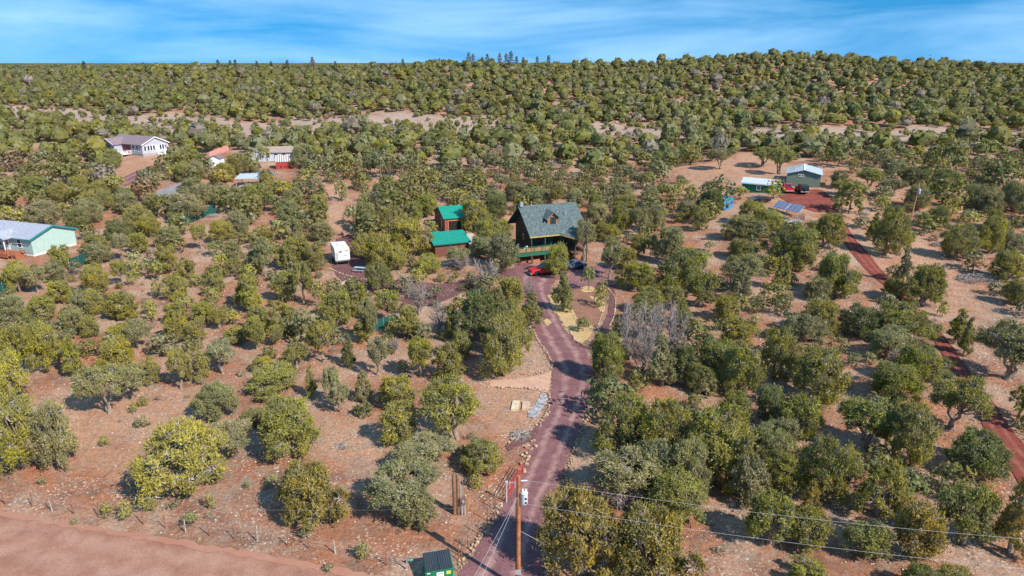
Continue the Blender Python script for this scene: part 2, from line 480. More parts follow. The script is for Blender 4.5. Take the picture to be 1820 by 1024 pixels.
# ------------------------------------------------------------------ roads and paths (sheets draped on the ground)
def track_mat(name, c_lo, c_hi, c_track, tracks=(0.30, 0.70), gritc=None, gs=4.0, wear=0.75):
    """cinder or dirt surface; UV.x runs across, wheel tracks worn paler"""
    m = bpy.data.materials.new(name); m.use_nodes = True
    t = m.node_tree; b = t.nodes['Principled BSDF']; L = t.links.new
    b.inputs['Roughness'].default_value = 0.97; b.inputs['Specular IOR Level'].default_value = 0.1
    geo = N(t, 'ShaderNodeNewGeometry'); uv = N(t, 'ShaderNodeUVMap')
    sp = N(t, 'ShaderNodeSeparateXYZ'); L(uv.outputs[0], sp.inputs[0])
    n0 = N(t, 'ShaderNodeTexNoise'); n0.inputs['Scale'].default_value = 0.7; n0.inputs['Detail'].default_value = 6
    L(geo.outputs['Position'], n0.inputs['Vector'])
    r0 = N(t, 'ShaderNodeMapRange'); r0.inputs['From Min'].default_value = 0.35; r0.inputs['From Max'].default_value = 0.65
    L(n0.outputs['Fac'], r0.inputs['Value'])
    mx = N(t, 'ShaderNodeMix', data_type='RGBA'); L(r0.outputs[0], mx.inputs['Factor'])
    mx.inputs['A'].default_value = (*c_lo, 1); mx.inputs['B'].default_value = (*c_hi, 1)
    last = mx.outputs['Result']
    nw = N(t, 'ShaderNodeTexNoise'); nw.inputs['Scale'].default_value = 0.25; L(geo.outputs['Position'], nw.inputs['Vector'])
    for k in tracks:
        s = N(t, 'ShaderNodeMath', operation='MULTIPLY_ADD'); L(nw.outputs['Fac'], s.inputs[0]); s.inputs[1].default_value = 0.16
        L(sp.outputs['X'], s.inputs[2])
        d = N(t, 'ShaderNodeMath', operation='SUBTRACT'); L(s.outputs[0], d.inputs[0]); d.inputs[1].default_value = k + 0.08
        a = N(t, 'ShaderNodeMath', operation='ABSOLUTE'); L(d.outputs[0], a.inputs[0])
        r = N(t, 'ShaderNodeMapRange'); L(a.outputs[0], r.inputs['Value'])
        r.inputs['From Min'].default_value = 0.02; r.inputs['From Max'].default_value = 0.11
        r.inputs['To Min'].default_value = wear; r.inputs['To Max'].default_value = 0.0
        wm = N(t, 'ShaderNodeMath', operation='MULTIPLY'); L(r.outputs[0], wm.inputs[0]); L(r0.outputs[0], wm.inputs[1]); wm.use_clamp = True
        wa = N(t, 'ShaderNodeMath', operation='MULTIPLY_ADD'); L(r.outputs[0], wa.inputs[0]); wa.inputs[1].default_value = 0.45; L(wm.outputs[0], wa.inputs[2])
        m2 = N(t, 'ShaderNodeMix', data_type='RGBA'); L(wa.outputs[0], m2.inputs['Factor']); L(last, m2.inputs['A'])
        m2.inputs['B'].default_value = (*c_track, 1); last = m2.outputs['Result']
    nf = N(t, 'ShaderNodeTexNoise'); nf.inputs['Scale'].default_value = gs; nf.inputs['Detail'].default_value = 7; nf.inputs['Roughness'].default_value = 0.75
    L(geo.outputs['Position'], nf.inputs['Vector'])
    rf = N(t, 'ShaderNodeMapRange'); rf.inputs['From Min'].default_value = 0.3; rf.inputs['From Max'].default_value = 0.7
    rf.inputs['To Min'].default_value = 0.72; rf.inputs['To Max'].default_value = 1.28
    L(nf.outputs['Fac'], rf.inputs['Value'])
    hs = N(t, 'ShaderNodeHueSaturation'); L(last, hs.inputs['Color']); L(rf.outputs[0], hs.inputs['Value'])
    last = hs.outputs[0]
    if gritc:
        vo = N(t, 'ShaderNodeTexVoronoi'); vo.inputs['Scale'].default_value = 5; L(geo.outputs['Position'], vo.inputs['Vector'])
        rv = N(t, 'ShaderNodeMapRange'); L(vo.outputs['Distance'], rv.inputs['Value'])
        rv.inputs['From Min'].default_value = 0.10; rv.inputs['From Max'].default_value = 0.2
        rv.inputs['To Min'].default_value = 0.6; rv.inputs['To Max'].default_value = 0
        m3 = N(t, 'ShaderNodeMix', data_type='RGBA'); L(rv.outputs[0], m3.inputs['Factor']); L(last, m3.inputs['A'])
        m3.inputs['B'].default_value = (*gritc, 1); last = m3.outputs['Result']
    L(last, b.inputs['Base Color'])
    bp = N(t, 'ShaderNodeBump'); bp.inputs['Strength'].default_value = 0.4; bp.inputs['Distance'].default_value = 0.05
    L(nf.outputs['Fac'], bp.inputs['Height']); L(bp.outputs[0], b.inputs['Normal'])
    return m
M_CINDER = track_mat('purple_cinder', (0.158, 0.074, 0.08), (0.205, 0.1, 0.106), (0.315, 0.185, 0.17), (0.30, 0.72), (0.36, 0.24, 0.215), wear=0.85)
M_REDCINDER = track_mat('red_cinder', (0.165, 0.042, 0.034), (0.215, 0.06, 0.046), (0.33, 0.15, 0.11), (0.32, 0.70), wear=0.32)
M_DIRTROAD = track_mat('graded_dirt_road', (0.26, 0.125, 0.088), (0.335, 0.175, 0.125), (0.37, 0.215, 0.16), (0.12, 0.30, 0.52, 0.78), (0.19, 0.10, 0.075), 7.0, wear=0.55)
M_TAN = track_mat('straw_bed', (0.40, 0.27, 0.125), (0.48, 0.34, 0.175), (0.410, 0.295, 0.115), ())
M_BROWNBED = track_mat('brown_bed', (0.221, 0.111, 0.078), (0.271, 0.139, 0.098), (0.246, 0.164, 0.164), ())
M_CINDERP = track_mat('cinder_path', (0.125, 0.058, 0.06), (0.16, 0.078, 0.08), (0.2, 0.1, 0.1), ())
M_ASPHALT = track_mat('grey_gravel', (0.205, 0.197, 0.213), (0.271, 0.254, 0.271), (0.246, 0.246, 0.246), ())
M_CONC = track_mat('concrete', (0.377, 0.336, 0.295), (0.459, 0.410, 0.361), (0.410, 0.410, 0.410), ())

def resample(pts, n):
    pts = [Vector(p) for p in pts]
    # Catmull-Rom then even spacing
    dense = []
    for i in range(len(pts) - 1):
        p0, p1, p2, p3 = pts[max(i - 1, 0)], pts[i], pts[i + 1], pts[min(i + 2, len(pts) - 1)]
        for k in range(12):
            t = k / 12
            dense.append(0.5 * ((2 * p1) + (p2 - p0) * t + (2 * p0 - 5 * p1 + 4 * p2 - p3) * t * t + (3 * p1 - p0 - 3 * p2 + p3) * t ** 3))
    dense.append(pts[-1])
    acc = [0]
    for a, b in zip(dense[:-1], dense[1:]): acc.append(acc[-1] + (b - a).length)
    out = []
    j = 0
    for i in range(n):
        s = acc[-1] * i / (n - 1)
        while j < len(acc) - 2 and acc[j + 1] < s: j += 1
        u = (s - acc[j]) / max(acc[j + 1] - acc[j], 1e-6)
        out.append(dense[j].lerp(dense[j + 1], u))
    return out
def strip(name, left, right, mat, dz, n=70, m=12, world=False, rough=0.10, seed=1):
    """road sheet between two edge lines, given as photo pixels on the ground"""
    rg = random.Random(seed)
    A = left if world else [P(*p) for p in left]
    B = right if world else [P(*p) for p in right]
    A, B = resample(A, n), resample(B, n)
    V, UV = [], []
    for i in range(n):
        ja, jb = rg.uniform(-rough, rough), rg.uniform(-rough, rough)
        d = (B[i] - A[i]).normalized()
        a, b = A[i] + d * ja, B[i] + d * jb
        for j in range(m + 1):
            u = j / m
            p = a.lerp(b, u)
            V.append((p.x, p.y, tz(p.x, p.y) + dz)); UV.append((u, i / n))
    F = [(i * (m + 1) + j, i * (m + 1) + j + 1, (i + 1) * (m + 1) + j + 1, (i + 1) * (m + 1) + j) for i in range(n - 1) for j in range(m)]
    me = bpy.data.meshes.new(name); me.from_pydata(V, [], F)
    uvl = me.uv_layers.new(name='UVMap')
    for lp in me.loops: uvl.data[lp.index].uv = UV[lp.vertex_index]
    bm = bmesh.new(); bm.from_mesh(me); bmesh.ops.recalc_face_normals(bm, faces=bm.faces)
    if sum(f.normal.z for f in bm.faces) < 0: bmesh.ops.reverse_faces(bm, faces=bm.faces)
    bm.to_mesh(me); bm.free()
    me.materials.append(mat)
    return tag(link(name, me), kind='structure')
def patch(name, outline, mat, dz, seed=3, jit=0.15, world=False):
    """ground patch with an outline given in photo pixels"""
    rg = random.Random(seed)
    pts = outline if world else [P(*p) for p in outline]
    pts = resample(pts + [pts[0]], max(24, len(pts) * 5))[:-1]
    pts = [Vector((p.x + rg.uniform(-jit, jit), p.y + rg.uniform(-jit, jit), 0)) for p in pts]
    bm = bmesh.new()
    vs_ = [bm.verts.new((p.x, p.y, 0)) for p in pts]
    for a, b, c in tessellate_polygon([pts]):
        try: bm.faces.new((vs_[a], vs_[b], vs_[c]))
        except ValueError: pass
    for _ in range(3):
        es = [e for e in bm.edges if e.calc_length() > 2.0]
        if es: bmesh.ops.subdivide_edges(bm, edges=es, cuts=1)
        bmesh.ops.triangulate(bm, faces=bm.faces)
    for v in bm.verts: v.co.z = tz(v.co.x, v.co.y) + dz
    bmesh.ops.recalc_face_normals(bm, faces=bm.faces)
    if sum(f.normal.z for f in bm.faces) < 0: bmesh.ops.reverse_faces(bm, faces=bm.faces)
    me = bpy.data.meshes.new(name); bm.to_mesh(me); bm.free()
    me.uv_layers.new(name='UVMap')
    me.materials.append(mat)
    return tag(link(name, me), kind='structure')

# graded dirt road across the lower left corner (runs on out of the picture both ways)
EDGE = [P(-320, 868), P(-120, 896), P(0, 915), P(230, 953), P(460, 993), P(620, 1022), P(760, 1052), P(1000, 1110)]
road_n = Vector((-0.12, -1, 0))
EDGE = EDGE + [EDGE[-1] + Vector((30, -9, 0)), EDGE[-1] + Vector((90, -26, 0))]
EDGE2 = [p + Vector((-1.5, -11.0, 0)) for p in EDGE]
strip('dirt_road', EDGE, EDGE2, M_DIRTROAD, 0.045, 120, 14, world=True, rough=0.07)
strip('road_berm', [p + Vector((0.1, 0.35, 0)) for p in EDGE], [p + Vector((0, -0.2, 0)) for p in EDGE],
      pmat('berm_soil', (0.26, 0.115, 0.078), 0.97, 0.3, 0.7, col2=(0.36, 0.19, 0.13), bump=0.8, bscale=4), 0.07, 260, 3, world=True, rough=0.2)
# cinder driveway
DR_L = [(780, 1060), (822, 1012), (862, 955), (888, 905), (908, 868), (930, 822), (946, 785), (962, 756), (976, 730), (980, 700), (982, 660), (972, 632), (957, 605), (946, 580), (941, 555), (926, 520), (913, 494), (915, 474), (925, 466)]
DR_R = [(985, 1060), (965, 1010), (962, 955), (972, 900), (990, 862), (1010, 815), (1030, 762), (1046, 715), (1057, 685), (1058, 664), (1046, 636), (1033, 612), (1012, 588), (996, 560), (982, 530), (978, 512), (990, 497), (1012, 486), (1030, 478)]
strip('driveway', DR_L, DR_R, M_CINDER, 0.05, 200, 12, rough=0.2)
patch('cinder_parking', [(1000, 500), (1030, 478), (1090, 470), (1130, 476), (1105, 500), (1090, 512), (1060, 512), (1030, 520), (1005, 515)], M_CINDER, 0.062)
strip('garden_path', [(1078, 508), (1084, 530), (1080, 555), (1072, 575), (1060, 596), (1046, 615)],
      [(1092, 506), (1094, 530), (1093, 553), (1087, 575), (1076, 600), (1062, 620)], M_CINDERP, 0.07, 40, 4)
patch('straw_bed', [(974, 526), (992, 524), (1008, 536), (1020, 556), (1027, 570), (1034, 583), (1054, 580), (1042, 606), (1029, 613), (1018, 600), (1006, 588), (994, 568), (983, 552)], M_TAN, 0.085)
patch('straw_strip', [(1045, 527), (1062, 530), (1075, 542), (1072, 557), (1066, 553), (1060, 540)], M_TAN, 0.088)
patch('straw_mound', [(1032, 511), (1050, 510), (1060, 518), (1046, 521), (1034, 519)], M_TAN, 0.088, 5)
patch('brown_bed', [(1006, 540), (1022, 515), (1046, 522), (1058, 538), (1068, 556), (1062, 578), (1048, 585), (1030, 586), (1022, 565)], M_BROWNBED, 0.07)
patch('straw_spill', [(966, 570), (974, 567), (979, 574), (975, 580), (969, 577)], M_TAN, 0.085, 7)
strip('driveway_spur', [(975, 700), (950, 694), (915, 690), (870, 688)], [(980, 662), (955, 668), (920, 674), (870, 678)],
      track_mat('tan_spur', (0.44, 0.27, 0.20), (0.5, 0.31, 0.23), (0.4, 0.2, 0.2), ()), 0.064, 30, 6)
strip('side_path', [(962, 752), (940, 766), (918, 780), (897, 793)], [(948, 782), (930, 790), (915, 797), (905, 803)], M_CINDERP, 0.062, 24, 4)
strip('camper_path', [(640, 505), (690, 498), (735, 500), (790, 505), (850, 495), (915, 476)], [(645, 520), (695, 530), (745, 545), (790, 535), (850, 508), (916, 490)], M_CINDERP, 0.056, 60, 8)
patch('camper_pad', [(598, 425), (640, 415), (665, 440), (690, 470), (680, 500), (640, 512), (605, 498), (590, 470)], M_CINDERP, 0.066)
# red cinder road and pad on the right
RR_L = [(1402, 352), (1430, 362), (1462, 374), (1486, 392), (1492, 412), (1500, 432), (1520, 458), (1545, 486), (1590, 525), (1640, 580), (1672, 625), (1700, 672), (1725, 715), (1752, 765), (1790, 825), (1850, 920), (1960, 1090), (2060, 1260)]
RR_R = [(1440, 346), (1468, 355), (1490, 375), (1504, 400), (1520, 425), (1545, 452), (1566, 480), (1592, 505), (1630, 545), (1680, 600), (1712, 645), (1745, 690), (1775, 730), (1806, 775), (1850, 825), (1920, 900), (2070, 1060), (2200, 1230)]
strip('red_cinder_road', RR_L, RR_R, M_REDCINDER, 0.06, 120, 8)
patch('red_cinder_pad', [(1380, 348), (1400, 345), (1452, 337), (1470, 345), (1480, 362), (1462, 378), (1430, 372), (1405, 362)], M_REDCINDER, 0.075)
# left houses' drives
strip('red_house_drive', [(205, 322), (240, 306), (280, 292), (310, 280)], [(222, 332), (258, 314), (292, 298), (318, 285)], M_CINDER, 0.07, 40, 6)
patch('grey_gravel_drive', [(262, 352), (285, 338), (318, 326), (338, 322), (332, 334), (312, 346), (290, 358)], M_ASPHALT, 0.07)
patch('grey_yard', [(446, 306), (470, 303), (492, 308), (480, 314), (452, 314)], M_ASPHALT, 0.07)
patch('concrete_apron', [(800, 414), (836, 412), (842, 424), (834, 436), (826, 434), (826, 424)], M_CONC, 0.07, jit=0.02)

# ------------------------------------------------------------------ trees
def unit(v):
    return v / np.maximum(np.linalg.norm(v, axis=-1, keepdims=True), 1e-9)
def diamonds(p, d, s, L, Wd):
    """flat leaf sprays: base p, direction d, side s, length L, width Wd -> quads"""
    L = L[:, None]; Wd = Wd[:, None]
    a = p; b = p + d * L * 0.55 + s * Wd * 0.5; c = p + d * L; e = p + d * L * 0.55 - s * Wd * 0.5
    V = np.stack([a, b, c, e], 1).reshape(-1, 3)
    F = np.arange(len(V)).reshape(-1, 4)
    return V, F
def crown_lobes(rg, Wd, H, cb, nl, lr, shape):
    """centres and radii of the foliage masses that make up a crown"""
    C, Rr = [], []
    zc0 = H * cb
    hz = H - zc0
    wob = rg.uniform(0.60, 1.15, 8)
    for i in range(nl):
        az = 2 * math.pi * (i * 0.618 + rg.uniform(-0.08, 0.08))
        u = (i + 0.5) / nl
        if shape == 'cone':
            zz = 0.08 + 0.84 * u ** 1.1
            rr = (1 - zz) ** 0.8 * 0.40 + 0.03
        elif shape == 'flat':
            zz = 0.35 + 0.5 * u
            rr = 0.40 * math.sqrt(max(0.05, 1 - ((zz - 0.4) / 0.55) ** 2))
        else:
            zz = 0.10 + 0.78 * u
            rr = 0.40 * math.sqrt(max(0.03, 1 - abs((zz - 0.32) / 0.62) ** 2.2))
        w = np.interp((az / (2 * math.pi) * 8) % 8, range(9), list(wob) + [wob[0]])
        rr *= w * rg.uniform(0.62, 1.12)
        C.append((rr * Wd * math.cos(az), rr * Wd * math.sin(az), zc0 + hz * zz * rg.uniform(0.93, 1.03)))
        Rr.append(lr * Wd * rg.uniform(0.5, 1.3) * (1.0 if shape != 'cone' else 0.65 + 0.7 * (1 - u)))
    return np.array(C), np.array(Rr)
def make_crown(seed, Wd, H, cb, nl, lr, nspr, L0, W0, shape='dome', cross=True, face=0.0, tspread=0.24):
    rg = np.random.default_rng(seed)
    C, Rr = crown_lobes(rg, Wd, H, cb, nl, lr, shape)
    wgt = Rr ** 2; wgt /= wgt.sum()
    k = rg.choice(len(C), nspr, p=wgt)
    nt_ = 13                                               # each mass is a cluster of small tufts
    tuft = unit(rg.normal(size=(len(C), nt_, 3)) + np.array([0, 0, 0.25]))
    trad = rg.uniform(0.72, 1.22, (len(C), nt_))
    ti = rg.integers(0, nt_, nspr)
    un = unit(tuft[k, ti] + rg.normal(size=(nspr, 3)) * tspread)
    tr_ = trad[k, ti]
    cen = np.array([0, 0, H * (cb + 0.3 * (1 - cb))])
    out = unit(C[k] - cen + un * Rr[k][:, None] * 0.6)
    flip = (un * out).sum(1) < -0.25                       # few sprays on the side facing the trunk
    keep = ~flip | (rg.random(nspr) < 0.35)
    un = np.where(keep[:, None], un, -un)
    stray = rg.random(nspr) < 0.14
    rad = Rr[k] * np.where(stray, rg.uniform(1.0, 1.45, nspr), rg.uniform(0.5, 1.0, nspr) ** 0.6) * (1 + 0.22 * np.sin(un[:, 0] * 5 + k) * np.cos(un[:, 1] * 6 + 2 * k))
    rad = rad * tr_
    p = C[k] + un * rad[:, None] * np.array([1, 1, 0.85])
    d = unit(un * 0.30 + out * 0.20 + np.array([0, 0, 0.45]) + rg.normal(size=(nspr, 3)) * 0.55)
    s = unit(np.cross(d, un + 0.5 * out + rg.normal(size=(nspr, 3)) * 0.32))
    if face:          # far crowns: sprays lie like scales on the foliage masses
        nn = unit(un + 0.5 * out + rg.normal(size=(nspr, 3)) * face)
        rt = rg.normal(size=(nspr, 3)) + np.array([0, 0, 0.6])
        d = unit(rt - nn * (rt * nn).sum(1, keepdims=True))
        s = np.cross(d, nn)
    L = L0 * rg.uniform(0.6, 1.35, nspr); Wl = W0 * rg.uniform(0.7, 1.3, nspr)
    ok = p[:, 2] > H * 0.05
    p, d, s, L, Wl, k = p[ok], d[ok], s[ok], L[ok], Wl[ok], k[ok]
    lobe_v = rg.uniform(0, 1, len(C))
    leaf = np.clip(0.45 * rg.random(len(p)) + 0.30 * lobe_v[k], 0, 0.75)
    dry = 0.08 + 0.42 * rg.random(len(C)) ** 2          # some masses carry many dry twig ends
    leaf = np.where(rg.random(len(p)) < dry[k], rg.uniform(0.8, 1.0, len(p)), leaf)
    V, F = diamonds(p - d * L[:, None] * 0.4, d, s, L, Wl)
    lf = np.repeat(leaf, 4)
    if cross:
        V2, F2 = diamonds(p - d * L[:, None] * 0.4, d, np.cross(d, s), L, Wl * 0.55)
        F = np.concatenate([F, F2 + len(V)]); V = np.concatenate([V, V2]); lf = np.concatenate([lf, lf])
    return V, F, lf, C, Rr
def limb(mb, a, b, r0, r1, rg, bend=0.12, n=5, seg=4):
    pts = [Vector(a)]
    a, b = Vector(a), Vector(b); ln = (b - a).length
    for i in range(1, seg + 1):
        t = i / seg
        q = a.lerp(b, t)
        if i < seg: q += Vector((rg.uniform(-1, 1), rg.uniform(-1, 1), rg.uniform(-0.4, 0.7))) * bend * ln * (1 - abs(2 * t - 1) * 0.5)
        pts.append(q)
    for i in range(seg):
        t0, t1 = i / seg, (i + 1) / seg
        mb.tube(pts[i], pts[i + 1], r0 + (r1 - r0) * t0, r0 + (r1 - r0) * t1, n, False)
    return pts
def make_trunk(seed, C, Wd, H, stems, r, twigs, Rr):
    rg = random.Random(seed)
    mb = MB()
    Cs = sorted([Vector(c) for c in C], key=lambda c: math.atan2(c.y, c.x))
    per = max(1, len(Cs) // stems)
    for s in range(stems):
        grp = Cs[s * per:(s + 1) * per if s < stems - 1 else len(Cs)]
        if not grp: continue
        mean = sum(grp, Vector()) / len(grp)
        a = Vector((rg.uniform(-1, 1), rg.uniform(-1, 1), 0)) * r * (1.2 if stems > 1 else 0.2)
        a.z = -0.15
        fork = Vector((mean.x * 0.45, mean.y * 0.45, min(mean.z * 0.55, H * 0.42)))
        rs = r / math.sqrt(stems) * rg.uniform(0.9, 1.2)
        limb(mb, a, fork, rs * 1.25, rs * 0.75, rg, 0.10, 7, 4)
        for c in grp:
            limb(mb, fork, c, rs * 0.5, rs * 0.12, rg, 0.13, 4, 3)
    tw = []
    for i in range(twigs):
        j = rg.randrange(len(C)); c = Vector(C[j]); rr = Rr[j]
        d = Vector((rg.gauss(0, 1), rg.gauss(0, 1), rg.gauss(0.4, 1))).normalized()
        a = c + d * rr * 0.1; b = c + d * rr * rg.uniform(0.8, 1.12)
        sd = d.cross(Vector((rg.gauss(0, 1), rg.gauss(0, 1), rg.gauss(0, 1)))).normalized() * 0.022
        mid = a.lerp(b, 0.55) + Vector((rg.uniform(-1, 1), rg.uniform(-1, 1), rg.uniform(-1, 1))) * rr * 0.12
        tw.append(([a - sd, mid - sd * 0.8, b, mid + sd * 0.8, a + sd], [(0, 1, 2, 3, 4)]))
    n0 = len(mb.f)
    for v, f in tw: mb.add(v, f)
    me = mb.mesh('trunk', M_BARK)
    me.materials.append(M_TWIG)
    mi = np.zeros(len(me.polygons), np.int32); mi[n0:] = 1
    me.polygons.foreach_set('material_index', mi)
    return me

M_TWIG = pmat('pale_dry_twig', (0.40, 0.36, 0.33), 0.95, 0.2, 4)
TREE_VAR = {}     # (class, shape) -> list of (crown mesh, trunk mesh, width, height)
def leaf_mesh(name, V, F, lf, mat):
    me = np_mesh(name, V, F, mat)
    a = me.attributes.new('leaf', 'FLOAT', 'POINT'); a.data.foreach_set('value', np.ascontiguousarray(lf, np.float32))
    return me
def add_variant(key, seed, Wd, H, cb, nl, lr, nspr, L0, W0, shape, stems, r, twigs):
    V, F, lf, C, Rr = make_crown(seed, Wd, H, cb, nl, lr, nspr, L0, W0, shape)
    cm = leaf_mesh('crown', V, F, lf, M_LEAF)
    tm = make_trunk(seed, C, Wd, H, stems, r, twigs, Rr)
    TREE_VAR.setdefault(key, []).append((cm, tm, float(np.ptp(V[:, 0]) + np.ptp(V[:, 1])) / 2, float(V[:, 2].max())))
for i in range(4):
    add_variant('large', 10 + i, 6.0, 5.0, 0.10, 40, 0.125, 14000, 0.25, 0.09, 'dome', 3, 0.30, 1100)
for i in range(3):
    add_variant('large_open', 20 + i, 6.0, 5.2, 0.26, 32, 0.115, 10000, 0.25, 0.085, 'flat', 3, 0.27, 1800)
for i in range(5):
    add_variant('medium', 30 + i, 3.8, 3.8, 0.10, 28, 0.145, 7000, 0.24, 0.086, 'dome', 2, 0.20, 500)
for i in range(4):
    add_variant('medium_trunk', 40 + i, 3.4, 4.2, 0.36, 22, 0.15, 5200, 0.24, 0.086, 'dome', 1, 0.16, 420)
for i in range(3):
    add_variant('medium_cone', 50 + i, 2.8, 4.4, 0.10, 30, 0.15, 5200, 0.23, 0.084, 'cone', 1, 0.16, 260)
for i in range(3):
    add_variant('medium_open', 55 + i, 3.8, 4.0, 0.24, 22, 0.13, 3900, 0.24, 0.084, 'flat', 2, 0.17, 1000)
for i in range(3):
    add_variant('small', 60 + i, 1.5, 1.5, 0.06, 14, 0.19, 700, 0.24, 0.10, 'dome', 2, 0.05, 40)
for i in range(3):
    add_variant('small_open', 65 + i, 1.5, 1.4, 0.12, 12, 0.17, 330, 0.24, 0.08, 'flat', 2, 0.05, 160)
# bare, dead trees: a fan of grey limbs and twigs
def bare_mesh(seed, Wd, H, n1, n2):
    rg = random.Random(seed); mb = MB()
    for i in range(n1):
        az = rg.uniform(0, 6.283); e = rg.uniform(0.25, 1.0)
        tip = Vector((math.cos(az) * Wd * 0.42 * (1.1 - e * 0.7), math.sin(az) * Wd * 0.42 * (1.1 - e * 0.7), H * (0.35 + 0.62 * e)))
        pts = limb(mb, (rg.uniform(-.1, .1), rg.uniform(-.1, .1), -0.1), tip, 0.085, 0.02, rg, 0.10, 4, 4)
        for j in range(n2):
            t = rg.uniform(0.25, 1.0) * 4
            k = min(3, int(t)); q = pts[k].lerp(pts[k + 1], t - k)
            d = (tip - Vector((0, 0, H * 0.25))).normalized() + Vector((rg.gauss(0, .6), rg.gauss(0, .6), rg.gauss(0.15, .5)))
            ln = Wd * rg.uniform(0.10, 0.24)
            e2 = q + d.normalized() * ln
            sd = d.cross(Vector((rg.gauss(0, 1), rg.gauss(0, 1), rg.gauss(0, 1)))).normalized() * 0.03
            mb.add([q - sd, e2, q + sd], [(0, 1, 2)])
            for _ in range(3):
                q2 = q.lerp(e2, rg.uniform(0.3, 0.95))
                e3 = q2 + (d.normalized() + Vector((rg.gauss(0, .7), rg.gauss(0, .7), rg.gauss(0, .6)))).normalized() * ln * 0.55
                mb.add([q2 - sd * 0.7, e3, q2 + sd * 0.7], [(0, 1, 2)])
    return mb.mesh('branches', M_GREYWOOD)
BARE = [(bare_mesh(70 + i, 4.4, 3.8, 13, 34), 3.4, 3.7) for i in range(4)]

TINT = {'y': (0.365, 0.328, 0.055), 'o': (0.338, 0.312, 0.070), 'g': (0.335, 0.315, 0.140), 'd': (0.200, 0.218, 0.062), 'a': (0.395, 0.285, 0.055)}
WORD = {'y': 'bright yellow-green', 'o': 'olive-green', 'g': 'grey-green', 'd': 'dark green', 'a': 'golden-tinged', 'n': 'bare grey'}
# every tree read off the photograph: x, top, base, width (photo pixels), colour
T = []
def reg(x0, y0, sc, rows):
    for r in rows: T.append((x0 + r[0] / sc, y0 + r[1] / sc, y0 + r[2] / sc, r[3] / sc, r[4]))
reg(0, 530, 3.94, [(70,340,730,290,'y'),(110,150,470,250,'y'),(340,120,495,270,'yt'),(545,200,560,160,'y'),(520,70,250,180,'g'),(290,20,140,180,'y'),(860,0,150,220,'y'),(850,160,330,200,'y'),(975,130,355,160,'gt'),(640,120,280,150,'o'),(1070,10,170,80,'ot'),(1250,10,330,200,'y'),(1390,130,320,160,'y'),(1440,10,170,130,'y'),(1540,60,215,130,'ot'),(1630,90,190,130,'y'),(1800,110,360,160,'ot'),(1660,190,330,190,'o'),(1560,280,545,200,'gp'),(830,270,560,290,'y'),(760,430,840,330,'gp'),(930,440,735,260,'gp'),(1060,400,620,160,'y'),(1270,340,635,170,'ot'),(1400,330,595,220,'o'),(1530,580,880,330,'g'),(1010,690,760,80,'o'),(940,730,800,60,'o'),(1000,830,910,100,'g'),(740,960,1040,70,'o')])
reg(0, 764, 3.94, [(760,510,612,90,'y'),(890,490,630,100,'o'),(1060,470,580,90,'o'),(1480,440,550,70,'ot'),(1340,585,690,95,'d'),(1730,370,415,50,'d'),(525,645,670,45,'g'),(300,340,390,60,'g')])
reg(440, 560, 3.94, [(70,20,240,140,'yt'),(200,60,205,130,'ot'),(300,0,150,200,'g'),(530,20,330,200,'yt'),(350,190,380,210,'ot'),(710,110,370,150,'d'),(920,130,440,180,'gp'),(850,-150,190,140,'gt'),(1130,0,160,180,'ot'),(1210,130,435,210,'yt'),(1400,170,480,270,'o'),(1500,90,300,170,'o'),(1440,-40,140,120,'d'),(110,280,400,160,'y'),(190,350,570,400,'o'),(450,340,580,130,'o'),(600,330,640,150,'gp'),(650,480,700,160,'gp'),(810,380,620,150,'g'),(830,600,720,150,'d'),(1070,390,680,290,'y'),(1080,590,930,280,'o'),(1450,420,930,500,'yp'),(300,530,1015,490,'y'),(1090,310,390,90,'g'),(60,640,800,200,'o')])
T += [(45,692,838,118,'y'),(108,700,836,92,'g'),(330,735,893,165,'o'),(405,748,826,92,'gp'),(560,817,940,132,'a'),(715,828,928,150,'gp'),(745,870,945,75,'g'),(755,774,845,112,'gp'),(857,777,847,92,'o'),(846,843,872,24,'y'),(483,845,863,26,'g'),(643,962,997,28,'o')]
T += [(897,555,667,88,'ot'),(850,505,612,82,'d'),(905,530,640,70,'o'),(942,515,590,48,'y'),(910,490,548,50,'y'),(885,505,575,46,'g'),(1075,580,684,78,'o'),(1036,564,592,26,'d'),(1175,590,690,60,'g'),(1215,610,690,56,'d'),(1275,595,682,84,'o'),(1257,665,708,45,'g'),(1105,688,818,105,'o'),(1178,695,840,110,'y'),(1268,712,868,150,'y'),(1312,765,890,70,'y'),(1110,798,912,125,'gp'),(1200,830,935,110,'o'),(1225,770,900,100,'g'),(1150,775,890,95,'g'),(1030,865,1045,175,'a'),(1150,900,1075,165,'a')]
T += [(1465,775,900,118,'y'),(1560,822,928,92,'y'),(1380,798,880,74,'o'),(1435,848,925,45,'a'),(1365,870,978,88,'o'),(1432,905,985,90,'o'),(1615,880,1000,98,'a'),(1535,925,1002,90,'o'),(1712,852,980,98,'o'),(1790,835,990,85,'a'),(1730,760,852,122,'d'),(1572,700,800,60,'o'),(1430,1000,1050,82,'y'),(1630,1000,1060,62,'y'),(1690,1005,1060,72,'o'),(1330,800,905,80,'g')]
T += [(1374,576,678,82,'o'),(1450,613,724,122,'o'),(1426,556,614,76,'g'),(1455,527,602,78,'y'),(1525,535,605,78,'d'),(1590,535,614,112,'o'),(1575,575,642,84,'g'),(1630,607,688,88,'o'),(1585,640,718,110,'o'),(1535,695,810,108,'op'),(1615,708,838,92,'o'),(1692,662,772,106,'op'),(1790,565,684,112,'gp'),(1697,545,612,46,'y'),(1712,556,632,36,'o'),(1674,533,563,18,'ot'),(1810,682,740,42,'yt'),(1310,600,712,82,'o'),(1305,560,622,62,'y'),(1300,690,765,62,'y'),(1360,680,755,62,'d'),(1415,700,785,84,'y'),(1362,755,825,92,'g'),(1390,738,805,62,'g'),(1340,558,578,18,'g'),(1240,640,700,50,'o')]
